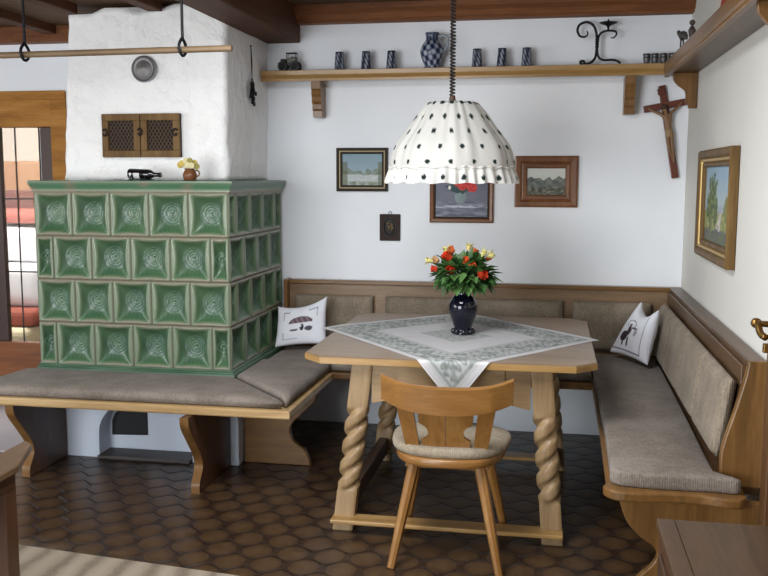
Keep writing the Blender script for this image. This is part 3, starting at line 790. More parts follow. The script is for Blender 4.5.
# vase and bouquet
def vase():
    cx,cy,z=-1.119,-1.08,.7575
    t=thing('vase','dark navy glazed vase holding flowers on the tablecloth','vase',(cx,cy,z))
    bm=B(); pr=[(.0,0),(.040,0),(.044,.004),(.043,.012),(.040,.022),(.043,.038),(.052,.064),(.062,.092),(.0665,.118),(.0655,.140),(.057,.162),(.043,.178),(.036,.186),(.035,.198),(.038,.207),(.039,.211),(.035,.212),(.033,.205),(.030,.18)]
    pr=[(p[0],p[1]) for p in smoothpts(pr,4)]
    lathe(bm,[(r,z+h) for r,h in pr],cx,cy,40,False); obj('body',bm,NAVY,t,smooth='all')
    bm=B()
    for k in range(8):
        a=2*PI*k/8+.2; ball(bm,(cx+.044*math.cos(a),cy+.044*math.sin(a),z+.014),.013,2,(1,1,1.1))
    obj('foot_ring',bm,NAVY,t,smooth='all')
    b=thing('flower_bouquet','bouquet of red-orange roses and pale lilies in the navy vase','flowers',(cx,cy,z+.215))
    rnd=random.Random(5); bc=V((cx,cy,1.045))
    def leafbm(bm,p,d,l,w):
        d=d.normalized(); s=d.cross(V((0,0,1)));s=V((1,0,0)) if s.length<1e-3 else s.normalized(); up=s.cross(d)
        P=[p,p+d*l*.35+s*w+up*.006,p+d*l-up*l*.12,p+d*l*.35-s*w+up*.006,p+d*l*.4-up*.004]
        vs=[bm.verts.new(q) for q in P]
        bm.faces.new((vs[0],vs[1],vs[4]));bm.faces.new((vs[1],vs[2],vs[4]));bm.faces.new((vs[2],vs[3],vs[4]));bm.faces.new((vs[3],vs[0],vs[4]))
    for mat,n,nm in ((GREENL,230,'foliage'),(GREEND,250,'foliage')):
        bm=B()
        for k in range(n):
            th=rnd.uniform(0,2*PI); ph=rnd.uniform(-.75,1.15); r=rnd.uniform(.35,1.0)
            d=V((math.cos(th)*math.cos(ph),math.sin(th)*math.cos(ph),math.sin(ph)))
            p=bc+V((d.x*.122*r,d.y*.11*r,d.z*.078*r-.010))
            leafbm(bm,p,(d+V((rnd.uniform(-.5,.5),rnd.uniform(-.5,.5),rnd.uniform(-.6,.4)))),rnd.uniform(.045,.078),rnd.uniform(.017,.030))
        for k in range(14):
            a=2*PI*k/14; tube(bm,[(cx+.012*math.cos(a),cy+.012*math.sin(a),z+.19),(cx+.03*math.cos(a),cy+.03*math.sin(a),.99),(cx+.08*math.cos(a),cy+.08*math.sin(a),1.06)],.0025,5)
        obj(nm,bm,mat,b)
    def rose(p,r,mat):
        bm=B(); d=(p-bc).normalized()
        ball(bm,p,r*.62,2)
        for L,(n,rr,tl) in enumerate(((3,.55,.2),(5,.8,.45),(6,1.0,.8))):
            for k in range(n):
                a=2*PI*k/n+L*.5; e=d.orthogonal().normalized(); f_=d.cross(e); o_=e*math.cos(a)+f_*math.sin(a); s=d.cross(o_)
                c=p+o_*r*rr*.55-d*r*.2
                def pf(u,v): 
                    x=(u-.5)*2; return c+s*x*r*.62*(1-.25*v)+d*(v*r*1.15*(1-.3*x*x))+o_*(r*.25*v*v*tl-.22*r*x*x)
                gridsheet(bm,4,4,pf)
        obj('rose_bloom',bm,mat,b,smooth='all',rec=False)
    # blooms: (pixel-derived x,z offsets), y towards camera
    for x,zz,y,r,m in ((-1.184,1.118,-1.165,.030,RED),(-1.165,1.065,-1.205,.026,RED),(-1.245,1.065,-1.16,.021,RED),(-1.033,1.045,-1.185,.029,RED),(-1.105,1.105,-1.185,.022,ORANGE),(-1.075,1.085,-1.19,.020,ORANGE),(-1.245,1.10,-1.12,.024,PEACH),(-1.075,1.135,-1.10,.026,ORANGE),(-1.18,1.14,-1.06,.024,ORANGE),(-1.01,1.11,-1.10,.018,ORANGE)):
        rose(V((x,y+.03,zz)),r,m)
    def lily(p,d,l,mat):
        bm=B(); d=V(d).normalized(); e=d.orthogonal().normalized(); f_=d.cross(e)
        tube(bm,[p-d*l*.2,p+d*l*.1,p+d*l*.6,p+d*l],[.003,.010,.013,.003],8)
        for k in range(5):
            a=2*PI*k/5; o_=e*math.cos(a)+f_*math.sin(a); s=d.cross(o_)
            gridsheet(bm,3,4,lambda u,v:p+d*l*(.3+.7*v)+o_*(.008+.022*v*v)+s*(u-.5)*.022*(1-v*.8))
        obj('lily_flower',bm,mat,b,smooth='all',rec=False)
    for x,zz,y,dd,m in ((-1.262,1.10,-1.13,(-1,-.2,.25),YEL),(-1.20,1.135,-1.07,(-.3,-.1,1),YEL),(-1.03,1.13,-1.12,(.4,-.2,.8),YEL),(-1.005,1.125,-1.10,(.9,-.1,.35),YEL),(-1.10,1.15,-1.05,(.1,0,1),YEL)):
        lily(V((x,y,zz)),dd,.030,m)
vase()

# ------------------------------------------------------------------ chair
def chair():
    cx,cy=-1.098,-1.775
    t=thing('dining_chair','carved-back oak chair with tie-on seat pad pulled up to the table','chair',(cx,cy,0))
    def seatpts(w,d,n=44):
        out=[]
        for k in range(n):
            a=2*PI*k/n; e=2/2.7
            x=math.copysign(abs(math.cos(a))**e,math.cos(a))*w; y=math.copysign(abs(math.sin(a))**e,math.sin(a))*d
            x*=1+.10*(y/d)   # wider to the front
            out.append((cx+x,cy+y))
        return out
    bm=B(); prism(bm,seatpts(.215,.205),lambda x,y:(x,y,.395),(0,0,.034),.010,3); obj('seat',bm,CHW['x'],t,smooth=True)
    P=seatpts(.232,.200,44)
    bm=B(); rings=[]
    for s,z in ((.965,.429),(1.0,.436),(1.01,.447),(1.0,.458),(.96,.467),(.8,.470),(.4,.472)):
        rings.append([bm.verts.new((cx+(x-cx)*s,cy+(y-cy)*s+ .012,z+.002*nz(x*20,y*20))) for x,y in P])
    for i in range(len(rings)-1):
        for k in range(44): bm.faces.new((rings[i][k],rings[i][(k+1)%44],rings[i+1][(k+1)%44],rings[i+1][k]))
    bm.faces.new(rings[0]);bm.faces.new(rings[-1])
    pad=obj('seat_pad',bm,FABC,t,smooth='all')
    # back: pieces follow a shallow arc, leaning backwards (towards the camera)
    def bp(x,z,off=0):   # x from centre, z height -> back surface point
        lean=-(z-.43)*.30
        return V((cx+x,cy-.148+lean+ .55*x*x+off*.0+off,z))
    def slab(name,poly,th=.020,mat=None,sub=10):
        """polygon in (x,z), thick along y, bent to the arc"""
        bm=B(); 
        fr=[bm.verts.new(bp(x,z)) for x,z in poly]; bk=[bm.verts.new(bp(x,z,th)) for x,z in poly]
        n=len(poly); bm.faces.new(fr); bm.faces.new(bk)
        for i in range(n): bm.faces.new((fr[i],fr[(i+1)%n],bk[(i+1)%n],bk[i]))
        bmesh.ops.triangulate(bm,faces=[f for f in bm.faces if len(f.verts)>4])
        return obj(name,bm,mat or CHW['z'],t)
    # outer stiles (taper down), centre board halves with round notches
    for s in (-1,1):
        slab('back_stile',[(s*.188,.63),(s*.124,.63),(s*.099,.425),(s*.150,.425)])
        bm=B(); R_=30; F=[];K=[]
        for j in range(R_+1):
            z=.425+.205*j/R_; xo=.086+(.108-.086)*(z-.425)/.205
            h=abs(z-.528)
            if h<.030: xo-=math.sqrt(.030**2-h*h)
            F.append([bm.verts.new(bp(s*q,z)) for q in (.0012,xo*.5,xo)]); K.append([bm.verts.new(bp(s*q,z,.020)) for q in (.0012,xo*.5,xo)])
        for j in range(R_):
            for i in range(2):
                bm.faces.new((F[j][i],F[j][i+1],F[j+1][i+1],F[j+1][i])); bm.faces.new((K[j][i],K[j][i+1],K[j+1][i+1],K[j+1][i]))
            for i in (0,2): bm.faces.new((F[j][i],F[j+1][i],K[j+1][i],K[j][i]))
        for j in (0,R_):
            for i in range(2): bm.faces.new((F[j][i],F[j][i+1],K[j][i+1],K[j][i]))
        obj('back_splat',bm,CHW['z'],t)
    # crest rail: curved, ends sweeping forward
    bm=B(); N=32; secs=[]
    for i in range(N+1):
        x=-.250+.50*i/N; s=abs(x)/.25
        top=.712+.030*s**3; bot=.605+.040*s**2.4
        y0=cy-.148-(.66-.43)*.30+.62*x*x+.30*max(0,abs(x)-.17)
        th=.034
        tl=-.012
        sec=[(x,y0-.006,bot),(x,y0+th-.010,bot),(x,y0+th-.004+tl,top-.006),(x,y0+th*.6+tl,top),(x,y0+th*.2+tl,top),(x,y0-.004+tl,top-.006)]
        secs.append([bm.verts.new((cx+p[0],p[1],p[2])) for p in sec])
    for i in range(N):
        for k in range(6): bm.faces.new((secs[i][k],secs[i][(k+1)%6],secs[i+1][(k+1)%6],secs[i+1][k]))
    bm.faces.new(secs[0]);bm.faces.new(secs[-1]); obj('crest_rail',bm,CHW['x'],t,smooth=True)
    for (tx,ty,fx,fy) in ((-.125,-.115,-.200,-.222),(.125,-.115,.213,-.228),(-.135,.11,-.205,.20),(.135,.11,.212,.21)):
        bm=B(); tube(bm,[(cx+fx,cy+fy,0),(cx+fx*.6+tx*.4,cy+fy*.6+ty*.4,.16),(cx+tx,cy+ty,.396)],[.0155,.019,.024],8); obj('leg',bm,CHW['z'],t)
    for yy in (-.11,.11):
        bm=B(); box(bm,cx-.16,cx+.16,cy+yy-.02,cy+yy+.02,.372,.396,.004); obj('seat_batten',bm,CHW['x'],t)
chair()

# ------------------------------------------------------------------ pendant lamp
def lamp():
    cx,cy=-1.182,-1.06
    t=thing('pendant_lamp','white fabric pendant lamp with dark dots and ruffled hem over the table','lamp',(cx,cy,1.85))
    bm=B(); P=[]; n=40*14
    for k in range(n+1):
        z=1.85+.60*k/n; a=2*PI*40*k/n; P.append((cx+.010*math.cos(a),cy+.010*math.sin(a),z))
    tube(bm,P,.0042,6); obj('spiral_cord',bm,CORD,t,smooth='all')
    bm=B(); lathe(bm,[(.0,1.80),(.016,1.80),(.018,1.825),(.012,1.85),(.0,1.858)],cx,cy,16); obj('cord_grip',bm,plain('grip','#5a4036',.5),t,smooth=True)
    bm=B(); lathe(bm,[(.0,2.42),(.05,2.42),(.055,2.43),(.055,2.449),(0,2.4495)],cx,cy,20); obj('ceiling_rose',bm,plain('rose','#4a352a',.5),t,smooth=True)
    prof=[(.106,1.823),(.115,1.818),(.140,1.79),(.161,1.761),(.201,1.702),(.246,1.643),(.264,1.61),(.275,1.576),(.281,1.55),(.281,1.518)]
    pr=[(p[0],p[1]) for p in smoothpts(prof,6)]; NR=len(pr); N=384
    bm=B(); info=[]
    NP=26
    def mod(a,i,r):
        f=i/(NR-1); k=(1-f)**.8
        return r*(.030*k+.001)*math.sin(a*NP+.9*math.sin(3*a))*(.55+.45*math.sin(a*5+2))+.006*math.sin(a*9+1)*min(1,f*2)
    lathe(bm,pr,cx,cy,N,False,mod)
    for i in range(NR):
        for k in range(N): info.append((2*PI*k/N,i/(NR-1),pr[i][0]))
    wc=rgb('#dcdbd6'); dk=rgb('#23302e')
    rowf=[0.0,.24,.445,.66,.86]
    rowz=[1.816,1.752,1.685,1.618,1.552]
    def dots(i):
        a,f,r=info[i]; z=pr[round(f*(NR-1))][1]
        for q,zr in enumerate(rowz):
            off=.5*(q%2); s=a/(2*PI)*17+off; d=abs(s-round(s))*2*PI*r/17
            if (d/.0098)**2+((z-zr)/.0105)**2<1.0: return dk
        return wc
    o=obj('shade',bm,SHADE,t,smooth='all',rec=False); paint(o,dots)
    # ruffle hem
    rp=[(.286,1.533),(.290,1.527),(.283,1.520),(.287,1.512),(.292,1.498),(.298,1.48),(.302,1.463),(.303,1.458)]
    rp=[(p[0],p[1]) for p in smoothpts(rp,3)]; NRR=len(rp)
    bm=B(); inf2=[]
    def mod2(a,i,r):
        f=i/(NRR-1); return (.003+.006*f)*math.sin(a*38+1.5*math.sin(5*a))
    lathe(bm,rp,cx,cy,576,False,mod2)
    for i in range(NRR):
        for k in range(576): inf2.append((2*PI*k/576,rp[i][1]))
    for v in bm.verts:
        v.co.z+=.003*math.sin(math.atan2(v.co.y-cy,v.co.x-cx)*19)
    def d2(i):
        a,z=inf2[i]; s=a/(2*PI)*21+.3; d=abs(s-round(s))*2*PI*.30/21
        return dk if (d/.0105)**2+((z-1.482)/.011)**2<1 else rgb('#e2e1dc')
    o=obj('ruffle',bm,SHADE,t,smooth='all',rec=False); paint(o,d2)
    bm=B(); 
    for z,r in ((1.815,.115),):
        tube(bm,[(cx+r*math.cos(2*PI*k/40),cy+r*math.sin(2*PI*k/40),z) for k in range(41)],.003,6,False)
    for k in range(3):
        a=2*PI*k/3; tube(bm,[(cx,cy,1.81),(cx+.115*math.cos(a),cy+.115*math.sin(a),1.815)],.0025,6)
    obj('wire_frame',bm,IRON,t)
    bm=B(); ball(bm,(cx,cy,1.71),.032,3); lathe(bm,[(.0,1.73),(.02,1.73),(.02,1.80),(0,1.80)],cx,cy,16); obj('bulb',bm,plain('bulb','#e8e4da',.4),t,smooth=True)
lamp()

# ------------------------------------------------------------------ shelves
def shelves():
    t=thing('wall_shelf','oak wall shelf running high along the rear wall above the paintings','shelf',(-1.2,-.07,2.05))
    def prof(bm,f,d,L):
        # fascia with a moulding
        prism(bm,[(-.15,2.027),(-.15,2.040),(-.153,2.045),(-.149,2.055),(-.154,2.062),(-.155,2.085),(-.148,2.0885),(-.13,2.0885),(-.13,2.027)],f,d)
    bm=B(); prof(bm,lambda y,z:(-2.385,y,z),(2.235-.0,0,0),0); obj('fascia',bm,OAKED['x'],t)
    bm=B(); box(bm,-2.38,-.002,-.13,-.002,2.045,2.088); obj('board',bm,OAK['x'],t)
    for x in (-2.068,-.322):
        bm=B(); w=.028
        P=[(-.003,2.027),(-.128,2.027),(-.128,1.985),(-.118,1.975),(-.122,1.955),(-.112,1.94),(-.115,1.915),(-.10,1.90),(-.10,1.872),(-.088,1.862),(-.085,1.826),(-.003,1.826)]
        prism(bm,P,lambda y,z:(x-w,y,z),(2*w,0,0),.002,1); obj('bracket',bm,OAK['z'],t)
    s=thing('wall_shelf','oak wall shelf running along the side wall toward the camera','shelf',(-.07,-1.2,2.05))
    bm=B(); prism(bm,[(-.15,2.012),(-.153,2.018),(-.149,2.03),(-.154,2.04),(-.155,2.085),(-.148,2.0885),(-.13,2.0885),(-.13,2.012)],lambda x,z:(x,-3.4,z),(0,3.245,0)); obj('fascia',bm,OAK['y'],s)
    bm=B(); box(bm,-.13,-.002,-3.4,-.135,2.020,2.085); obj('board',bm,BRN['y'],s)
    for y in (-.30,-2.26):
        L=smoothpts([(-.125,2.019),(-.122,1.985),(-.098,1.955),(-.066,1.93),(-.058,1.90),(-.06,1.87),(-.045,1.853),(-.043,1.838)],5)
        bm=B(); prism(bm,[(p[0],p[1]) for p in L]+[(-.003,1.838),(-.003,2.019)],lambda x,z:(x,y-.015,z),(0,.03,0),.003,1); obj('bracket',bm,OAK['z'],s)
shelves()
SZ=2.0605   # board top; things stand on it, their feet partly behind the fascia
SZ=2.089
# blue tumblers
def cup():
    t=thing('stoneware_cup','','cup',(0,0,0),'patterned stoneware cups on the rear wall shelf')
    bm=B(); pr=[(0,0),(.033,0),(.034,.004),(.0335,.02),(.030,.08),(.0275,.132),(.0255,.132),(.024,.05),(0,.05)]
    lathe(bm,pr,0,0,36,False)
    info=[(math.atan2(v.co.y,v.co.x),v.co.z) for v in bm.verts]
    bm.free(); bm=B(); pr=[(.031-.0075*(k/26),.102*k/26) for k in range(27)]
    lathe(bm,pr,0,0,60,False); 
    info=[(math.atan2(v.co.y,v.co.x),v.co.z) for v in bm.verts]
    bm.faces.new(list(bm.verts)[:60])
    o=obj('body',bm,CERAM,t,smooth='all',world=False)
    g=rgb('#8f95a3'); n=rgb('#1c2233')
    paint(o,lambda i:mix(n,g,.5+1.4*math.sin(info[i][0]*7+info[i][1]*70)*math.cos(info[i][1]*95+info[i][0]*2)-.15) if .005<info[i][1]<.096 else n)
    bm=B(); lathe(bm,[(.0235,.100),(.0242,.103),(.0225,.104),(.021,.08),(.0,.08)],0,0,32,False); obj('rim',bm,plain('cup_rim','#2a2f42',.3),t,smooth=True,world=False)
    return t
c0=cup()
labs=['blue stoneware cup on the shelf nearest the small toy carriage','middle blue stoneware cup between the toy carriage and the blue jug','blue stoneware cup standing next to the blue jug','blue stoneware cup just beyond the lamp cord from the jug','middle blue stoneware cup of the three beyond the lamp cord','blue stoneware cup nearest the iron candle holder']
for i,(x,l) in enumerate(zip((-1.938,-1.783,-1.636,-1.152,-1.013,-.878),labs)):
    if i==0: c0.location=(x,-.078,SZ); c0['label']=l
    else: dup(c0,(x,-.078,SZ),l,rotz=.7*i)
# jug
def jug():
    x,y=-1.405,-.078; t=thing('stoneware_jug','bulbous blue and grey stoneware jug with handle on the shelf','jug',(x,y,SZ))
    prof=[(.042,0),(.044,.008),(.043,.018),(.052,.04),(.063,.068),(.067,.095),(.060,.122),(.045,.145),(.036,.158),(.035,.178),(.039,.192),(.040,.197),(.036,.197)]
    pr=[(p[0],p[1]) for p in smoothpts(prof,5)]
    bm=B(); lathe(bm,[(r,SZ+h) for r,h in pr],x,y,72,False); info=[(math.atan2(v.co.y-y,v.co.x-x),v.co.z-SZ) for v in bm.verts]
    bm.faces.new(list(bm.verts)[:72])
    o=obj('body',bm,CERAM,t,smooth='all'); g=rgb('#9aa1b0'); n=rgb('#1b2340')
    def pc(i):
        a,h=info[i]
        if h>.150: return mix(n,g,.25+.3*math.sin(a*12))
        return mix(n,g,.45+1.3*math.sin(a*8+h*30)*math.sin(h*110-a))
    paint(o,pc)
    bm=B(); tube(bm,smoothpts([(x+.034,y,SZ+.172),(x+.060,y,SZ+.182),(x+.088,y,SZ+.165),(x+.085,y,SZ+.125),(x+.058,y,SZ+.085)],6),.009,10); obj('handle',bm,plain('jug_handle','#8a929a',.3),t,smooth='all')
jug()
# candle holder of wrought iron
def candle():
    t=thing('candle_holder','black wrought iron scroll candle holder on the shelf near the corner','candle holder',(-.50,-.078,SZ))
    y=-.078; z=SZ+.006; ZS=.90
    def pipe(pts,r,name,rs=None):
        bm=B(); P=smoothpts([(p[0],y,z+(p[1]-z)*ZS) for p in pts],7); n=len(P)
        R=[r*(1-.55*max(0,(k/(n-1)-.75)/.25)) for k in range(n)] if rs is None else rs
        tube(bm,P,R,8); obj(name,bm,IRON,t,smooth='all')
    pipe([(-.565,z+.006),(-.572,z+.022),(-.588,z+.018),(-.580,z+.004),(-.545,z+.006),(-.515,z+.03),(-.505,z+.07),(-.504,z+.15),(-.508,z+.19),(-.525,z+.232),(-.56,z+.252),(-.596,z+.238),(-.608,z+.205),(-.595,z+.172),(-.568,z+.165),(-.552,z+.182),(-.558,z+.2)],.0072,'scroll_stem')
    pipe([(-.375,z+.004),(-.39,z+.018),(-.42,z+.026),(-.465,z+.026),(-.492,z+.045),(-.500,z+.09),(-.498,z+.14),(-.490,z+.175),(-.465,z+.195),(-.43,z+.198),(-.405,z+.192),(-.402,z+.172),(-.418,z+.155),(-.430,z+.16)],.006,'scroll_arm')
    bm=B(); lathe(bm,[(0,z+.180),(.006,z+.178),(.006,z+.195),(.012,z+.205),(.042,z+.216),(.050,z+.222),(.046,z+.222),(.02,z+.218),(.006,z+.22),(.004,z+.238),(0,z+.24)],-.445,y,24); obj('drip_pan',bm,IRON,t,smooth=True)
    bm=B()
    for k in range(5): lathe(bm,[(.009,z+.09+k*.014),(.012,z+.094+k*.014),(.009,z+.098+k*.014)],-.502,y,10)
    obj('binding',bm,IRON,t)
candle()
# toy carriage (old-fashioned motor car of cast metal)
def toycar():
    x,y=-2.236,-.078; t=thing('toy_carriage','small dark pewter vintage car ornament at the stove end of the shelf','ornament',(x,y,SZ))
    D=plain('old_pewter','#2f312e',.5,.5)
    Zb=SZ+.030
    bm=B(); box(bm,x-.05,x+.052,y-.016,y+.016,Zb,Zb+.022,.004); box(bm,x-.052,x-.016,y-.013,y+.013,Zb+.02,Zb+.042,.006); obj('body',bm,D,t)
    bm=B(); box(bm,x-.010,x+.042,y-.018,y+.018,Zb+.018,Zb+.045,.004); box(bm,x+.01,x+.042,y-.017,y+.017,Zb+.04,Zb+.052,.003); obj('seat_tub',bm,plain('pewter_light','#5f5f58',.5,.5),t)
    bm=B(); box(bm,x-.016,x+.045,y-.02,y+.02,Zb+.07,Zb+.076,.002)
    for px in (-.013,.042):
        for s in (-1,1): tube(bm,[(x+px,y+s*.017,Zb+.04),(x+px,y+s*.017,Zb+.072)],.002,5)
    obj('canopy',bm,D,t)
    def wheel(px,s):
        bm=B(); r=.023; c=V((x+px,y+s*.022,SZ+r+.0165)) if False else V((x+px,y+s*.022,SZ+r+.0065))
        tube(bm,[(c.x+r*math.cos(2*PI*k/24),c.y,c.z+r*math.sin(2*PI*k/24)) for k in range(25)],.0062,6,False)
        for k in range(4): a=PI*k/4; tube(bm,[(c.x+r*math.cos(a),c.y,c.z+r*math.sin(a)),(c.x-r*math.cos(a),c.y,c.z-r*math.sin(a))],.0026,5)
        obj('wheel',bm,D,t)
    for px in (-.036,.038):
        for s in (-1,1): wheel(px,s)
    bm=B(); ball(bm,(x-.058,y-.012,Zb+.012),.009,2); ball(bm,(x-.058,y+.012,Zb+.012),.009,2); obj('lamp',bm,D,t,smooth='all')
toycar()
# small metal cups in the corner and ornaments on the side shelf
def tin():
    t=thing('pewter_cup','','cup',(0,0,0),'small pewter cups in the shelf corner')
    bm=B(); lathe(bm,[(0,0),(.017,0),(.017,.005),(.014,.009),(.018,.025),(.0195,.058),(.017,.058),(.015,.02),(0,.02)],0,0,24,False); obj('bowl',bm,PEWTER,t,smooth=True,world=False)
    bm=B(); lathe(bm,[(.0195,.050),(.0205,.053),(.0195,.056)],0,0,24,False); lathe(bm,[(.0185,.034),(.0195,.037),(.0187,.040)],0,0,24,False); obj('band',bm,plain('dark_band','#35322f',.4,.6),t,world=False)
    return t
t0=tin()
labs=['small pewter cup nearest the iron candle holder','second small pewter cup counted from the candle holder','third small pewter cup counted from the candle holder','small pewter cup deepest in the shelf corner']
for i,(x,l) in enumerate(zip((-.238,-.195,-.150,-.105),labs)):
    if i==0: t0.location=(x,-.078,SZ); t0['label']=l
    else: dup(t0,(x,-.078,SZ),l)
def figurine(name,label,x,y,h,mat,wing=False):
    t=thing(name,label,'figurine',(x,y,2.0855)); z=2.0855
    bm=B()
    if wing:
        box(bm,x-.03,x+.03,y-.025,y+.025,z,z+.02,.004); obj('plinth',bm,DRK['x'],t)
        bm=B(); tube(bm,smoothpts([(x+.012,y-.075,z+.10),(x,y-.04,z+.125),(x,y,z+.125),(x,y+.03,z+.12),(x-.01,y+.07,z+.155),(x-.012,y+.10,z+.162)],5),[.004,.008,.012,.017,.020,.021,.022,.022,.022,.021,.02,.019,.017,.015,.012,.011,.010,.011,.012,.012,.011,.010,.007,.004,.003,.002][:26],8)
        tube(bm,[(x+.006,y+.01,z+.11),(x+.008,y,z+.018)],.004,6); tube(bm,[(x-.006,y+.01,z+.11),(x-.008,y,z+.018)],.004,6)
        obj('bird',bm,mat,t,smooth='all')
    else:
        lathe(bm,[(0,z),(.022,z),(.024,z+.012),(.014,z+.03),(.012,z+.06),(.018,z+.09),(.016,z+h-.05),(.008,z+h-.035),(0,z+h-.03)],x,y,16); obj('robe',bm,mat,t,smooth=True)
        bm=B(); ball(bm,(x,y,z+h-.018),.014,2); obj('head',bm,mat,t,smooth='all')
figurine('bird_figurine','small dark bird ornament on the side wall shelf by the corner',-.078,-.24,.16,plain('dark_figure','#4a4540',.5),True)
figurine('standing_figurine','tiny dark upright figure on the side wall shelf beyond the bird',-.09,-.66,.145,plain('brown_figure','#453b36',.5))
def postcard():
    t=thing('picture_card','red and white picture card propped on the side wall shelf','card',(-.03,-1.03,2.0855))
    bm=B(); Mx=Matrix.Translation((-.045,-1.03,2.0855))@Matrix.Rotation(math.radians(10),4,'Y'); box(bm,-.003,.003,-.13,.13,0,.19,.001,1,Mx); obj('card',bm,plain('card','#d8cfc6',.7),t)
    bm=B(); box(bm,-.0045,-.003,-.125,.02,.05,.185,0,1,Mx); obj('red_print',bm,plain('card_red','#a83a2c',.7),t)
postcard()

# ------------------------------------------------------------------ pictures
def picture(name,label,u0,u1,z0,z1,mats,widths,fn,wall='back',depth=.022,cat='painting',N=90):
    """frames: list of (material,width) outer to inner"""
    yc=(u0+u1)/2
    loc=(yc,-.01,(z0+z1)/2) if wall=='back' else (-.01,yc,(z0+z1)/2)
    t=thing(name,label,cat,loc)
    def P(u,z,d): return (u,-d,z) if wall=='back' else (-d,u,z)
    a0,a1,b0,b1=u0,u1,z0,z1; d=depth
    for k,(m,w,h) in enumerate(zip(mats,widths,[depth,depth*.8,depth*.65])):
        bm=B()
        rings=[]
        for q,dd in ((0,.003),(0,h*.8),(w*.25,h),(w*.75,h*.92),(w,h*.6),(w,.003)):
            rings.append([bm.verts.new(P(x,y,dd)) for x,y in ((a0+q,b0+q),(a1-q,b0+q),(a1-q,b1-q),(a0+q,b1-q))])
        for i in range(5):
            for j in range(4): bm.faces.new((rings[i][j],rings[i][(j+1)%4],rings[i+1][(j+1)%4],rings[i+1][j]))
        for j in range(4): bm.faces.new((rings[5][j],rings[5][(j+1)%4],rings[0][(j+1)%4],rings[0][j]))
        obj('frame' if k==0 else 'inner_frame',bm,m,t); a0+=w;a1-=w;b0+=w;b1-=w
    bm=B(); uv=gridsheet(bm,N,int(N*abs((b1-b0)/(a1-a0)))or 4,lambda u,v:P(a0+(a1-a0)*u,b0+(b1-b0)*v,.008)); 
    bv=[bm.verts.new(P(x,y,.003)) for x,y in ((a0,b0),(a1,b0),(a1,b1),(a0,b1))]; bm.faces.new(bv)
    o=obj('canvas',bm,PAINT,t); n=len(uv); paint(o,lambda i:fn(*uv[i]) if i<n else (.3,.3,.3))
    return t
def fbm(x,y,s=0): return nz(x,y,s)+.5*nz(x*2,y*2,s+3)+.25*nz(x*4,y*4,s+7)
def winter(u,v):
    sky=mix(rgb('#9fb2bd'),rgb('#7f98a6'),v); c=sky
    h=.45+.14*fbm(u*5,0,1)+.18*abs(u-.5)
    if v<h: c=mix(rgb('#6b7a70'),rgb('#8a968c'),.5+fbm(u*9,v*9,2))
    if v<.34+.05*fbm(u*4,0,5): c=mix(rgb('#a9b5b8'),rgb('#c3c8c6'),.5+fbm(u*7,v*14,4))
    if (u<.13 or u>.9) and v<.75: c=mix(c,rgb('#5b5f49'),.6)
    if v<.12: c=mix(c,rgb('#6d7a64'),.5+.5*fbm(u*9,v*9,6))
    return c
def stilllife(u,v):
    c=mix(rgb('#7c7f8c'),rgb('#656876'),v+.3*fbm(u*4,v*4,1))
    if v<.42: c=mix(rgb('#8b8f9e'),rgb('#5e6170'),.5+.9*fbm(u*4,v*14,2))
    if .24<v<.30 and nz(u*6,v*20,4)>-.1: c=rgb('#b7bac6')
    if ell(u,v,.48,.52,.11,.17)<1: c=mix(rgb('#9aa6a6'),rgb('#6f8284'),u*2-.4)
    if ell(u,v,.48,.80,.26,.16)<1+.5*fbm(u*9,v*9,3): c=rgb('#2f4a4c')
    for x,y,r in ((.52,.83,.10),(.70,.78,.10),(.62,.92,.08),(.42,.90,.07)):
        if ell(u,v,x,y,r,r*1.2)<1+.4*nz(u*14,v*14): c=mix(rgb('#b32c2c'),rgb('#d64a44'),.5+nz(u*20,v*20))
    if ell(u,v,.27,.78,.03,.05)<1: c=rgb('#d9d9d2')
    return c
def mountains(u,v):
    c=mix(rgb('#b9bdb6'),rgb('#d0d2cb'),v)
    if v<.62+.16*fbm(u*4,0,3): c=mix(rgb('#4d5350'),rgb('#7d827b'),.5+.9*fbm(u*6,v*6,2))
    if v<.30+.08*fbm(u*5,0,8): c=mix(rgb('#3e443c'),rgb('#8c8a7c'),.4+.9*fbm(u*10,v*12,5))
    return c
def woodland(u,v):
    n=fbm(u*5,v*6,11); n2=fbm(u*16,v*16,5)
    c=mix(rgb('#c6c9b8'),rgb('#93aec2'),v*1.2-.1+.15*n)
    hz=.40+.06*fbm(u*5,0,2)
    if v<hz+.10: c=mix(c,rgb('#8c93a6'),.5+.4*n2)
    if v<hz: c=mix(rgb('#77803f'),rgb('#a8a678'),.5+.8*n2)
    g=mix(rgb('#3f5230'),rgb('#7c8a4a'),.45+.9*n2)
    for cx,cy,a,h in ((.70,.60,.15,.36),(.80,.45,.13,.25),(.60,.42,.09,.20),(.18,.44,.12,.16),(.08,.52,.08,.22)):
        e=ell(u,v,cx,cy,a,h)+.9*n2+.5*n
        if e<1: c=mix(c,mix(g,rgb('#9a8a45'),.5 if cx<.3 else 0),min(1,(1-e)*3))
    if v<.42 and abs(u-.38-.35*(.42-v))<.03+.22*(.42-v): c=mix(rgb('#cfcbc2'),rgb('#a39a93'),.4+.8*n2)
    if v<.17+.05*n: c=mix(rgb('#5c5a70'),rgb('#6d7748'),.5+.9*n2)
    return c
DKF=plain('dark_frame','#2a2119',.7); LINE=plain('cream_line','#bfae8c',.5,.2)

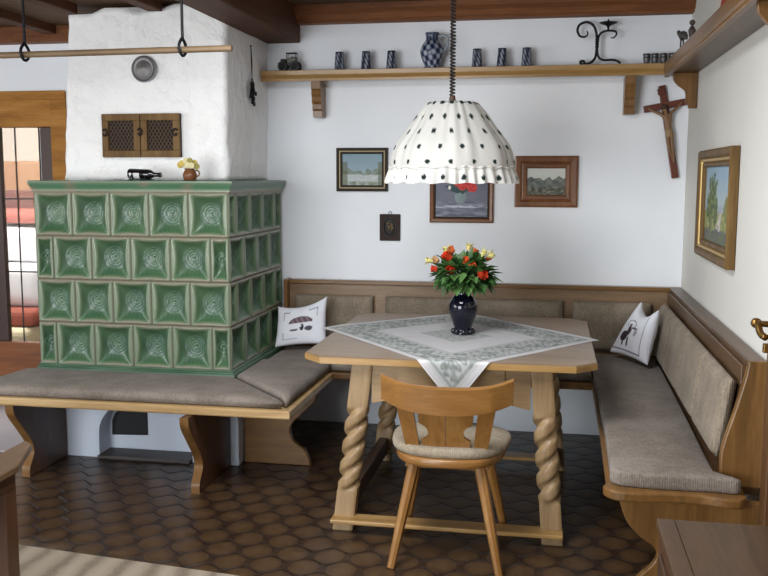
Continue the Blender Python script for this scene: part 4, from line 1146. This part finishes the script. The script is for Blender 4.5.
picture('painting','winter river landscape in a dark frame with pale inner line',-1.975,-1.668,1.40,1.653,(DKF,LINE,DKF),(.016,.008,.012),winter)
picture('painting','still life of red flowers in a vase, partly behind the lampshade',-1.42,-1.053,1.222,1.505,(FRM['x'],DKF),(.026,.008),stilllife)
picture('painting','grey mountain picture in a wide reddish-brown wooden frame',-.933,-.582,1.315,1.604,(FRM['z'],FRM['x']),(.04,.03),mountains)
def plaque():
    x0,x1,z0,z1=-1.716,-1.594,1.112,1.268; t=thing('relief_plaque','small dark wooden plaque with an oval relief below the winter painting','plaque',(-1.655,-.01,1.19))
    bm=B(); box(bm,x0,x1,-.016,-.002,z0,z1,.004); obj('board',bm,plain('plaque_wood','#2c1a17',.75),t)
    bm=B(); tube(bm,[(-1.655+.038*math.cos(2*PI*k/32),-.017,1.192+.056*math.sin(2*PI*k/32)) for k in range(33)],.0045,6,False); obj('oval_rim',bm,plain('rim_dark','#241815',.4),t,smooth='all')
    bm=B(); vs=ball(bm,(-1.655,-.015,1.192),1,3,(.034,.006,.051)); obj('oval_field',bm,BLACK,t,smooth='all')
    bm=B()
    r=random.Random(2)
    for k in range(16):
        a=r.uniform(0,6.28); q=r.uniform(0,.7); ball(bm,(-1.655+.026*q*math.cos(a),-.021,1.192+.042*q*math.sin(a)),r.uniform(.005,.010),1,(1,.5,1.2))
    obj('relief',bm,plain('relief_bronze','#6b5740',.4,.4),t,smooth='all')
    bm=B(); tube(bm,[(-1.655+.008*math.cos(2*PI*k/16),-.008,1.274+.010*math.sin(2*PI*k/16)) for k in range(17)],.0018,6,False); obj('hanger',bm,PEWTER,t)
plaque()
GOLDF=wood('gold_frame','#4d3a20','#6a5230','#7f653d',axis='z',rough=.5,coat=0,spec=.2)
picture('painting','large woodland landscape in a gold-brown frame on the side wall',-1.475,-.665,1.118,1.610,(GOLDF,GOLD,GOLDF),(.038,.018,.022),lambda u,v:woodland(1-u,v) if False else woodland(u,v),wall='right',depth=.04)

# ------------------------------------------------------------------ crucifix
def crucifix():
    c=V((-.103,-.016,1.732)); Mx=Matrix.Translation(c)@Matrix.Rotation(math.radians(-10.2),4,'Y')
    t=thing('crucifix','brown wooden crucifix hanging tilted beside the corner shelf bracket','crucifix',tuple(c))
    bm=B(); box(bm,-.019,.019,-.010,.010,-.255,.255,.003,2,Mx); obj('upright_beam',bm,CROSSW['z'],t)
    bm=B(); box(bm,-.112,.112,-.012,.008,.126,.163,.003,2,Mx); obj('cross_arm',bm,CROSSW['x'],t)
    bm=B(); box(bm,-.028,.012,-.016,-.0105,.205,.24,.003,2,Mx); obj('title_scroll',bm,CROSSW['x'],t)
    # figure: one skinned body
    J={'pel':(0,-.026,.0,.017),'chest':(.001,-.028,.075,.020),'neck':(-.002,-.030,.108,.010),'head':(-.008,-.036,.132,.0155),
       'sl':(-.026,-.026,.100,.010),'el':(-.060,-.022,.122,.0075),'hl':(-.092,-.018,.147,.006),'sr':(.026,-.026,.100,.010),'er':(.060,-.022,.122,.0075),'hr':(.092,-.018,.147,.006),
       'hipl':(-.010,-.026,-.02,.013),'kl':(-.014,-.036,-.085,.010),'fl':(.002,-.020,-.155,.007),'tl':(.004,-.024,-.172,.006),
       'hipr':(.010,-.026,-.02,.013),'kr':(.004,-.036,-.088,.010),'fr':(.006,-.024,-.158,.007)}
    E=[('pel','chest'),('chest','neck'),('neck','head'),('chest','sl'),('sl','el'),('el','hl'),('chest','sr'),('sr','er'),('er','hr'),('pel','hipl'),('hipl','kl'),('kl','fl'),('fl','tl'),('pel','hipr'),('hipr','kr'),('kr','fr')]
    K=list(J); me=bpy.data.meshes.new('figure'); me.from_pydata([tuple(Mx@V(J[k][:3])-c) for k in K],[(K.index(a),K.index(b)) for a,b in E],[])
    o=bpy.data.objects.new('figure',me); C.objects.link(o); o.parent=t
    sk=o.modifiers.new('skin','SKIN'); 
    for i,k in enumerate(K): me.skin_vertices[0].data[i].radius=(J[k][3],)*2
    me.skin_vertices[0].data[0].use_root=True
    o.modifiers.new('sub','SUBSURF').render_levels=2; o.modifiers[-1].levels=2
    me.materials.append(plain('carved_figure','#7a5a3c',.5))
    bm=B(); lathe(bm,[(.019,-.028),(.022,-.01),(.0205,.012)],0,-.027,18,False); bmesh.ops.transform(bm,matrix=Mx,verts=bm.verts); obj('loincloth',bm,plain('loincloth','#8d7350',.6),t,smooth=True)
    bm=B(); v=ball(bm,(0,0,0),.0168,2,(1,1,.85)); bmesh.ops.transform(bm,matrix=Mx@Matrix.Translation((-.008,-.032,.139)),verts=v); obj('hair',bm,plain('hair_dark','#3e2a1e',.6),t,smooth='all')
crucifix()

# ------------------------------------------------------------------ niche doors, plate, ornaments on the stove
def niche():
    x0,x1,z0,z1=-3.080,-2.645,1.585,1.812; y=-.715
    t=thing('lattice_cupboard','small wooden cupboard with two lattice doors set in the white chimney breast','cupboard',((x0+x1)/2,y,1.7))
    bm=B(); box(bm,x0,x1,y-.002,y+.03,z0,z1,.004); 
    obj('backing',bm,plain('niche_dark','#1c1414',.8),t)
    xm=(x0+x1)/2
    for a,b in ((x0,xm-.002),(xm+.002,x1)):
        bm=B(); w=.036
        box(bm,a,b,y-.022,y-.002,z1-w,z1,.003); box(bm,a,b,y-.022,y-.002,z0,z0+w,.003); box(bm,a,a+w,y-.022,y-.002,z0+w,z1-w,.003); box(bm,b-w,b,y-.022,y-.002,z0+w,z1-w,.003)
        d=obj('door',bm,NICHEW['z'],t)
        bm=B(); X0,X1,Z0,Z1=a+w,b-w,z0+w,z1-w; st=.0205
        n=-12
        for s in (1,-1):
            k=-16
            for k in range(-14,16):
                # line x = X0 + k*st + s*(z-Z0)*.75
                pts=[]
                za,zb=Z0,Z1
                f=lambda z:(X0 if s>0 else X1)+s*(k*st)+s*(z-Z0)*.62
                lo,hi=Z0,Z1
                # clip to X0..X1
                sl=s*.62
                za=max(Z0,min(((X0-f(Z0))/sl+Z0),((X1-f(Z0))/sl+Z0))); zb=min(Z1,max(((X0-f(Z0))/sl+Z0),((X1-f(Z0))/sl+Z0)))
                if zb-za>.004: tube(bm,[(f(za),y-.009-.002*s,za),(f(zb),y-.009-.002*s,zb)],.0024,5)
        obj('lattice',bm,plain('lattice_brown','#5a4430',.5),d)
    def hook(px,pz,s):
        bm=B(); tube(bm,smoothpts([(px-.012*s,y-.025,pz+.012),(px,y-.031,pz+.02),(px+.012*s,y-.031,pz+.008),(px+.010*s,y-.031,pz-.010),(px-.004*s,y-.031,pz-.014),(px-.006*s,y-.031,pz-.002)],5),.0042,7); obj('iron_hook',bm,IRON,t,smooth='all')
    hook(xm,1.715,1); hook(x0+.02,1.712,1); hook(x1-.02,1.712,-1)
niche()
bm=B(); 
def disc(bm,c,prof,n=40):
    rings=[]
    for r,d in prof: rings.append([bm.verts.new((c[0]+r*math.cos(2*PI*k/n),c[1]-d,c[2]+r*math.sin(2*PI*k/n))) for k in range(n)])
    for i in range(len(rings)-1):
        for k in range(n): bm.faces.new((rings[i][k],rings[i][(k+1)%n],rings[i+1][(k+1)%n],rings[i+1][k]))
    bm.faces.new(rings[0]);bm.faces.new(rings[-1])
pl=thing('pewter_plate','round pewter plate hung on the chimney breast below the rod','plate',(-2.841,-.715,2.043))
disc(bm,(-2.841,-.708,2.043),[(.03,0),(.068,.006),(.069,.009),(.062,.011),(.060,.010),(.057,.008)]); obj('rim',bm,PEWTER,pl,smooth=True)
bm=B(); disc(bm,(-2.841,-.7155,2.043),[(.056,.0),(.055,.003),(.044,.002),(.040,.005),(.02,.005),(.016,.008),(.004,.009)]); obj('embossed_centre',bm,plain('pewter_dark','#7a7878',.5,.7),pl,smooth=True)
# wine bottle in a cradle
def bottle():
    x,y,z=-2.862,-.88,1.4645; t=thing('wine_bottle','dark wine bottle with white label lying on the stove cornice','bottle',(x,y,z))
    prof=[(0,0),(.023,0),(.026,.006),(.026,.105),(.023,.120),(.0125,.134),(.0105,.142),(.0105,.165),(.0125,.167),(.0125,.175),(.0,.176)]
    c=V((x,y,z+.034)); Rm=Matrix.Translation(c)@Matrix.Rotation(math.radians(92),4,'Y')
    bm=B(); lathe(bm,prof,0,0,28); bmesh.ops.transform(bm,matrix=Rm,verts=bm.verts); obj('glass_body',bm,plain('bottle_glass','#100c10',.15,0,Coat_Weight=.4),t,smooth=True)
    for a,b,nm in ((.012,.022,'label_strip'),(.034,.066,'label')):
        bm=B(); n=14; r=.0264
        gridsheet(bm,n,2,lambda u,v:(r*math.cos(PI+.55+ (u-.5)*1.5+PI*.5),r*math.sin(PI+.55+(u-.5)*1.5+PI*.5),a+(b-a)*v)); bmesh.ops.transform(bm,matrix=Rm,verts=bm.verts); obj(nm,bm,plain(nm,'#c9c7c9',.6),t,smooth='all')
    bm=B()
    for px in (.02,.10):
        P=[(x+px,y-.03,z+.002),(x+px,y-.026,z+.022),(x+px,y,z+.008),(x+px,y+.026,z+.022),(x+px,y+.03,z+.002)]; tube(bm,smoothpts(P,4),.003,6)
    for s in (-1,1): tube(bm,[(x+.01,y+s*.03,z+.003),(x+.125,y+s*.03,z+.003)],.003,6)
    obj('cradle',bm,IRON,t,smooth='all')
bottle()
def posy():
    x,y,z=-2.532,-.88,1.4645; t=thing('flower_pot','small brown jug with dried yellow flowers on the stove cornice','flower pot',(x,y,z))
    bm=B(); lathe(bm,[(p[0],z+p[1]) for p in smoothpts([(.0,0),(.026,0),(.034,.015),(.036,.03),(.028,.048),(.024,.054),(.028,.060),(.025,.060)],4)],x,y,24,False); obj('jug',bm,TERRA,t,smooth='all')
    bm=B(); tube(bm,smoothpts([(x+.028,y,z+.05),(x+.046,y,z+.048),(x+.05,y,z+.03),(x+.034,y,z+.018)],5),.004,7); obj('handle',bm,TERRA,t,smooth='all')
    r=random.Random(9)
    pos=[(-.035,.085),(-.012,.10),(.012,.098),(.03,.088),(0,.078),(.045,.07),(-.048,.078),(.022,.075)]
    ms=[plain('dry_yellow','#c9b25a',.7),plain('dry_cream','#d8cfa4',.7),plain('dry_olive','#98914f',.7)]
    for k,(dx,dz) in enumerate(pos):
        bm=B(); p=V((x+dx,y-.015+r.uniform(-.012,.012),z+dz)); ball(bm,p,.009,1)
        for q in range(8):
            a=2*PI*q/8; o_=V((math.cos(a),-.35,math.sin(a))); ball(bm,p+o_*.011,.0065,1,(1,.6,1))
        tube(bm,[p,(x+dx*.2,y,z+.05)],.0015,5)
        obj('dried_flower',bm,ms[k%3],t,smooth='all')
posy()
# hanging cord with keys on the side of the chimney breast
def keys():
    x,y=-2.374,-.345; t=thing('hanging_keys','bunch of dark iron keys hanging on a thin rod at the chimney side','keys',(x,y,2.19))
    bm=B(); tube(bm,[(x-.004,y,2.2),(x,y-.002,2.10),(x,y,2.02)],[.003,.0045,.0025],6); ball(bm,(x-.004,y,2.2),.006,1); obj('rod',bm,IRON,t)
    bm=B(); tube(bm,[(x,y+.012*math.cos(2*PI*k/16),2.012+.012*math.sin(2*PI*k/16)) for k in range(17)],.003,6,False); obj('ring',bm,IRON,t)
    for k,(dy,l) in enumerate(((-.04,.09),(-.018,.12),(.0,.13),(.018,.10),(.04,.07))):
        bm=B(); e=V((x+.004*(k%3),y+dy,2.005-l)); s=V((x+.002*(k%3),y+dy*.2,2.003)); tube(bm,[s,e],.005,6); d=(s-e).normalized()
        q=s-d*.012; tube(bm,[(q.x,q.y+.013*math.cos(2*PI*j/12),q.z+.013*math.sin(2*PI*j/12)) for j in range(13)],.0035,5,False)
        box(bm,e.x-.003,e.x+.003,e.y,e.y+.022,e.z,e.z+.022); obj('key',bm,IRON,t)
keys()
# wooden rod hung from iron hangers
def rod():
    y=-1.6; t=thing('hanging_rod','long wooden rod hung from iron hangers below the ceiling','rod',(-3.0,y,2.0))
    bm=B(); tube(bm,[(-4.6,y,1.995),(-2.04,y,2.011)],.0135,14); obj('pole',bm,wood('pole_wood','#5f4c36','#7a644a','#8d775b',axis='x',rough=.5),t,smooth=True)
    for x,zt in ((-2.975,2.384),(-2.255,2.259),(-4.2,2.334)):
        zc=1.995+(x+4.6)/2.56*.016
        bm=B(); tube(bm,[(x,y,zt),(x,y,zc+.045)],.0065,8)
        tube(bm,smoothpts([(x,y,zc+.05),(x-.006,y-.018,zc+.026),(x-.006,y-.023,zc),(x,y-.012,zc-.022),(x+.002,y+.008,zc-.022),(x+.006,y+.022,zc),(x+.004,y+.018,zc+.026),(x,y,zc+.046)],5),.0065,8)
        lathe(bm,[(0,zt-.006),(.018,zt-.006),(.018,zt),(0,zt)],x,y,12)
        obj('hanger',bm,IRON,t,smooth=True)
rod()

# ------------------------------------------------------------------ right side: door, chest
def side_door():
    bm=B(); box(bm,-.022,.0,-2.25,-2.17,0,2.06,.004); box(bm,-.022,.0,-3.2,-3.12,0,2.06,.004); box(bm,-.022,0,-3.2,-2.17,2.0,2.08,.004)
    d=struct('door_1',bm,woodset('door_brown','#47301c','#5f4228','#715236')['z'])
    bm=B(); box(bm,-.004,.04,-3.12,-2.25,0,2.0,.004); obj('door_leaf',bm,OAK['z'],d)
    bm=B(); box(bm,-.045,-.0225,-2.225,-2.205,.925,.955,.002); obj('strike_plate',bm,BRASS,d)
    z=1.02; y=-2.235
    bm=B(); box(bm,-.027,-.0225,y-.02,y+.02,z-.03,z+.03,.002)
    tube(bm,[(-.024,y,z),(-.07,y,z+.003)],.010,10); tube(bm,smoothpts([(-.068,y+.006,z+.008),(-.072,y-.02,z),(-.070,y-.05,z-.022),(-.06,y-.075,z-.030)],5),.011,10); ball(bm,(-.074,y+.002,z+.004),.017,2)
    obj('lever_handle',bm,BRASS,d,smooth='all')
side_door()
def chest():
    x0,x1,y0,y1,zt=-.437,-.10,-4.0,-2.89,.60
    t=thing('low_cabinet','dark brown low wooden cabinet with framed top in the near foreground corner','cabinet',((x0+x1)/2,(y0+y1)/2,0))
    bm=B(); box(bm,x0+.008,x1,y0,y1-.004,0,zt-.022,.004); obj('carcass',bm,DRK['z'],t)
    bm=B(); box(bm,x0+.046,x1-.046,y0+.04,y1-.0005,zt-.024,zt-.0015); obj('top_panel',bm,wood('chest_top','#33241a','#4a3727','#5a4531',axis='y',scale=.8,rough=.4),t)
    bm=B(); box(bm,x0,x0+.045,y0,y1,zt-.024,zt,.003); obj('top_rail',bm,CHEST['y'],t)
    bm=B(); box(bm,x1-.045,x1,y0,y1,zt-.024,zt,.003); obj('top_rail',bm,CHEST['y'],t)
    bm=B(); box(bm,x0+.0,x0+.008,y0+.06,y1-.06,.08,zt-.07,.003); obj('side_panel',bm,CHEST['z'],t)
    bm=B(); box(bm,x0+.008,x0+.012,y0,y1-.004,0,.06); obj('skirting',bm,DRK['y'],t)
chest()
# armchair at the lower left, mostly outside the frame
def armchair():
    t=thing('wooden_armchair','dark brown wooden armchair in the near left foreground, only its arm in view','chair',(-2.75,-2.75,0))
    z=.47
    bm=B(); prism(bm,[(-2.71,-2.15),(-2.655,-2.195),(-2.575,-2.40),(-2.56,-2.44),(-2.545,-3.0),(-2.69,-3.0)],lambda x,y:(x,y,z-.026),(0,0,.026),.004,1); obj('armrest',bm,wood('arm_top','#4a3726','#5d4731','#6f573e',axis='y',rough=.4),t)
    bm=B(); box(bm,-2.665,-2.585,-2.98,-2.42,z-.085,z-.026,.003); obj('arm_rail',bm,DRK['y'],t)
    for y in (-2.445,-2.95):
        bm=B(); box(bm,-2.655,-2.59,y-.035,y+.035,.0145,z-.027,.004); obj('leg',bm,DRK['z'],t)
    bm=B(); box(bm,-3.16,-3.095,-2.98,-2.42,z-.085,z,.003); obj('armrest',bm,DRK['y'],t)
    for y in (-2.60,-2.95):
        bm=B(); box(bm,-3.16,-3.095,y-.035,y+.035,.0145,z-.086,.004); obj('leg',bm,DRK['z'],t)
    bm=B(); box(bm,-3.094,-2.667,-2.98,-2.50,.30,.34,.006); obj('seat',bm,DRK['x'],t)
    bm=B(); box(bm,-3.094,-2.667,-2.985,-2.95,.36,.85,.006); obj('backrest',bm,DRK['x'],t)
armchair()
bm=B(); vs=box(bm,-3.9,-1.72,-4.1,-2.085,.0005,.014,.004)
bmesh.ops.rotate(bm,cent=(-2.8,-2.085,0),matrix=Matrix.Rotation(math.radians(-6.5),3,'Z'),verts=bm.verts); bmesh.ops.translate(bm,verts=bm.verts,vec=(0,.0,0)); tag(obj('rug',bm,RUG),'beige striped woven rug on the brown tiles in the near foreground','rug')

# ------------------------------------------------------------------ light
w=bpy.data.worlds.new('world'); S.world=w; w.use_nodes=True; nt=w.node_tree; bg=nt.nodes['Background']
sky=nt.nodes.new('ShaderNodeTexSky'); sky.sky_type='NISHITA'; sky.sun_disc=False; sky.sun_elevation=math.radians(40); sky.sun_rotation=math.radians(200)
nt.links.new(sky.outputs[0],bg.inputs[0]); bg.inputs[1].default_value=.25
def area(name,loc,rot,sx,sy,e,col=(1,1,1)):
    l=bpy.data.lights.new(name,'AREA'); l.shape='RECTANGLE'; l.size=sx; l.size_y=sy; l.energy=e; l.color=col
    o=bpy.data.objects.new(name,l); C.objects.link(o); o.location=loc; o.rotation_euler=rot; return o
area('daylight_front',(-3.55,FY+.02,1.15),(math.radians(90),0,0),2.6,2.0,122,(.88,.94,1.0))
area('daylight_left',(LX+.02,-3.9,1.5),(math.radians(90),0,math.radians(-90)),2.5,1.25,48,(.98,.985,1.0))
area('daylight_bedroom',(-5.2,.9,2.55),(0,0,0),2.2,1.2,55,(1,.97,.93))
area('ceiling_lamp',(-1.62,-2.85,2.44),(0,0,0),.9,1.1,52,(.95,.97,1.0))  # added soft light with no fixture, brightens level surfaces from above
S.view_settings.view_transform='Standard'; S.view_settings.look='None'; S.view_settings.exposure=.46; S.view_settings.gamma=1; S.view_settings.use_curve_mapping=False
S.cycles.use_denoising=True; S.cycles.max_bounces=8; S.cycles.diffuse_bounces=5; S.cycles.sample_clamp_indirect=4
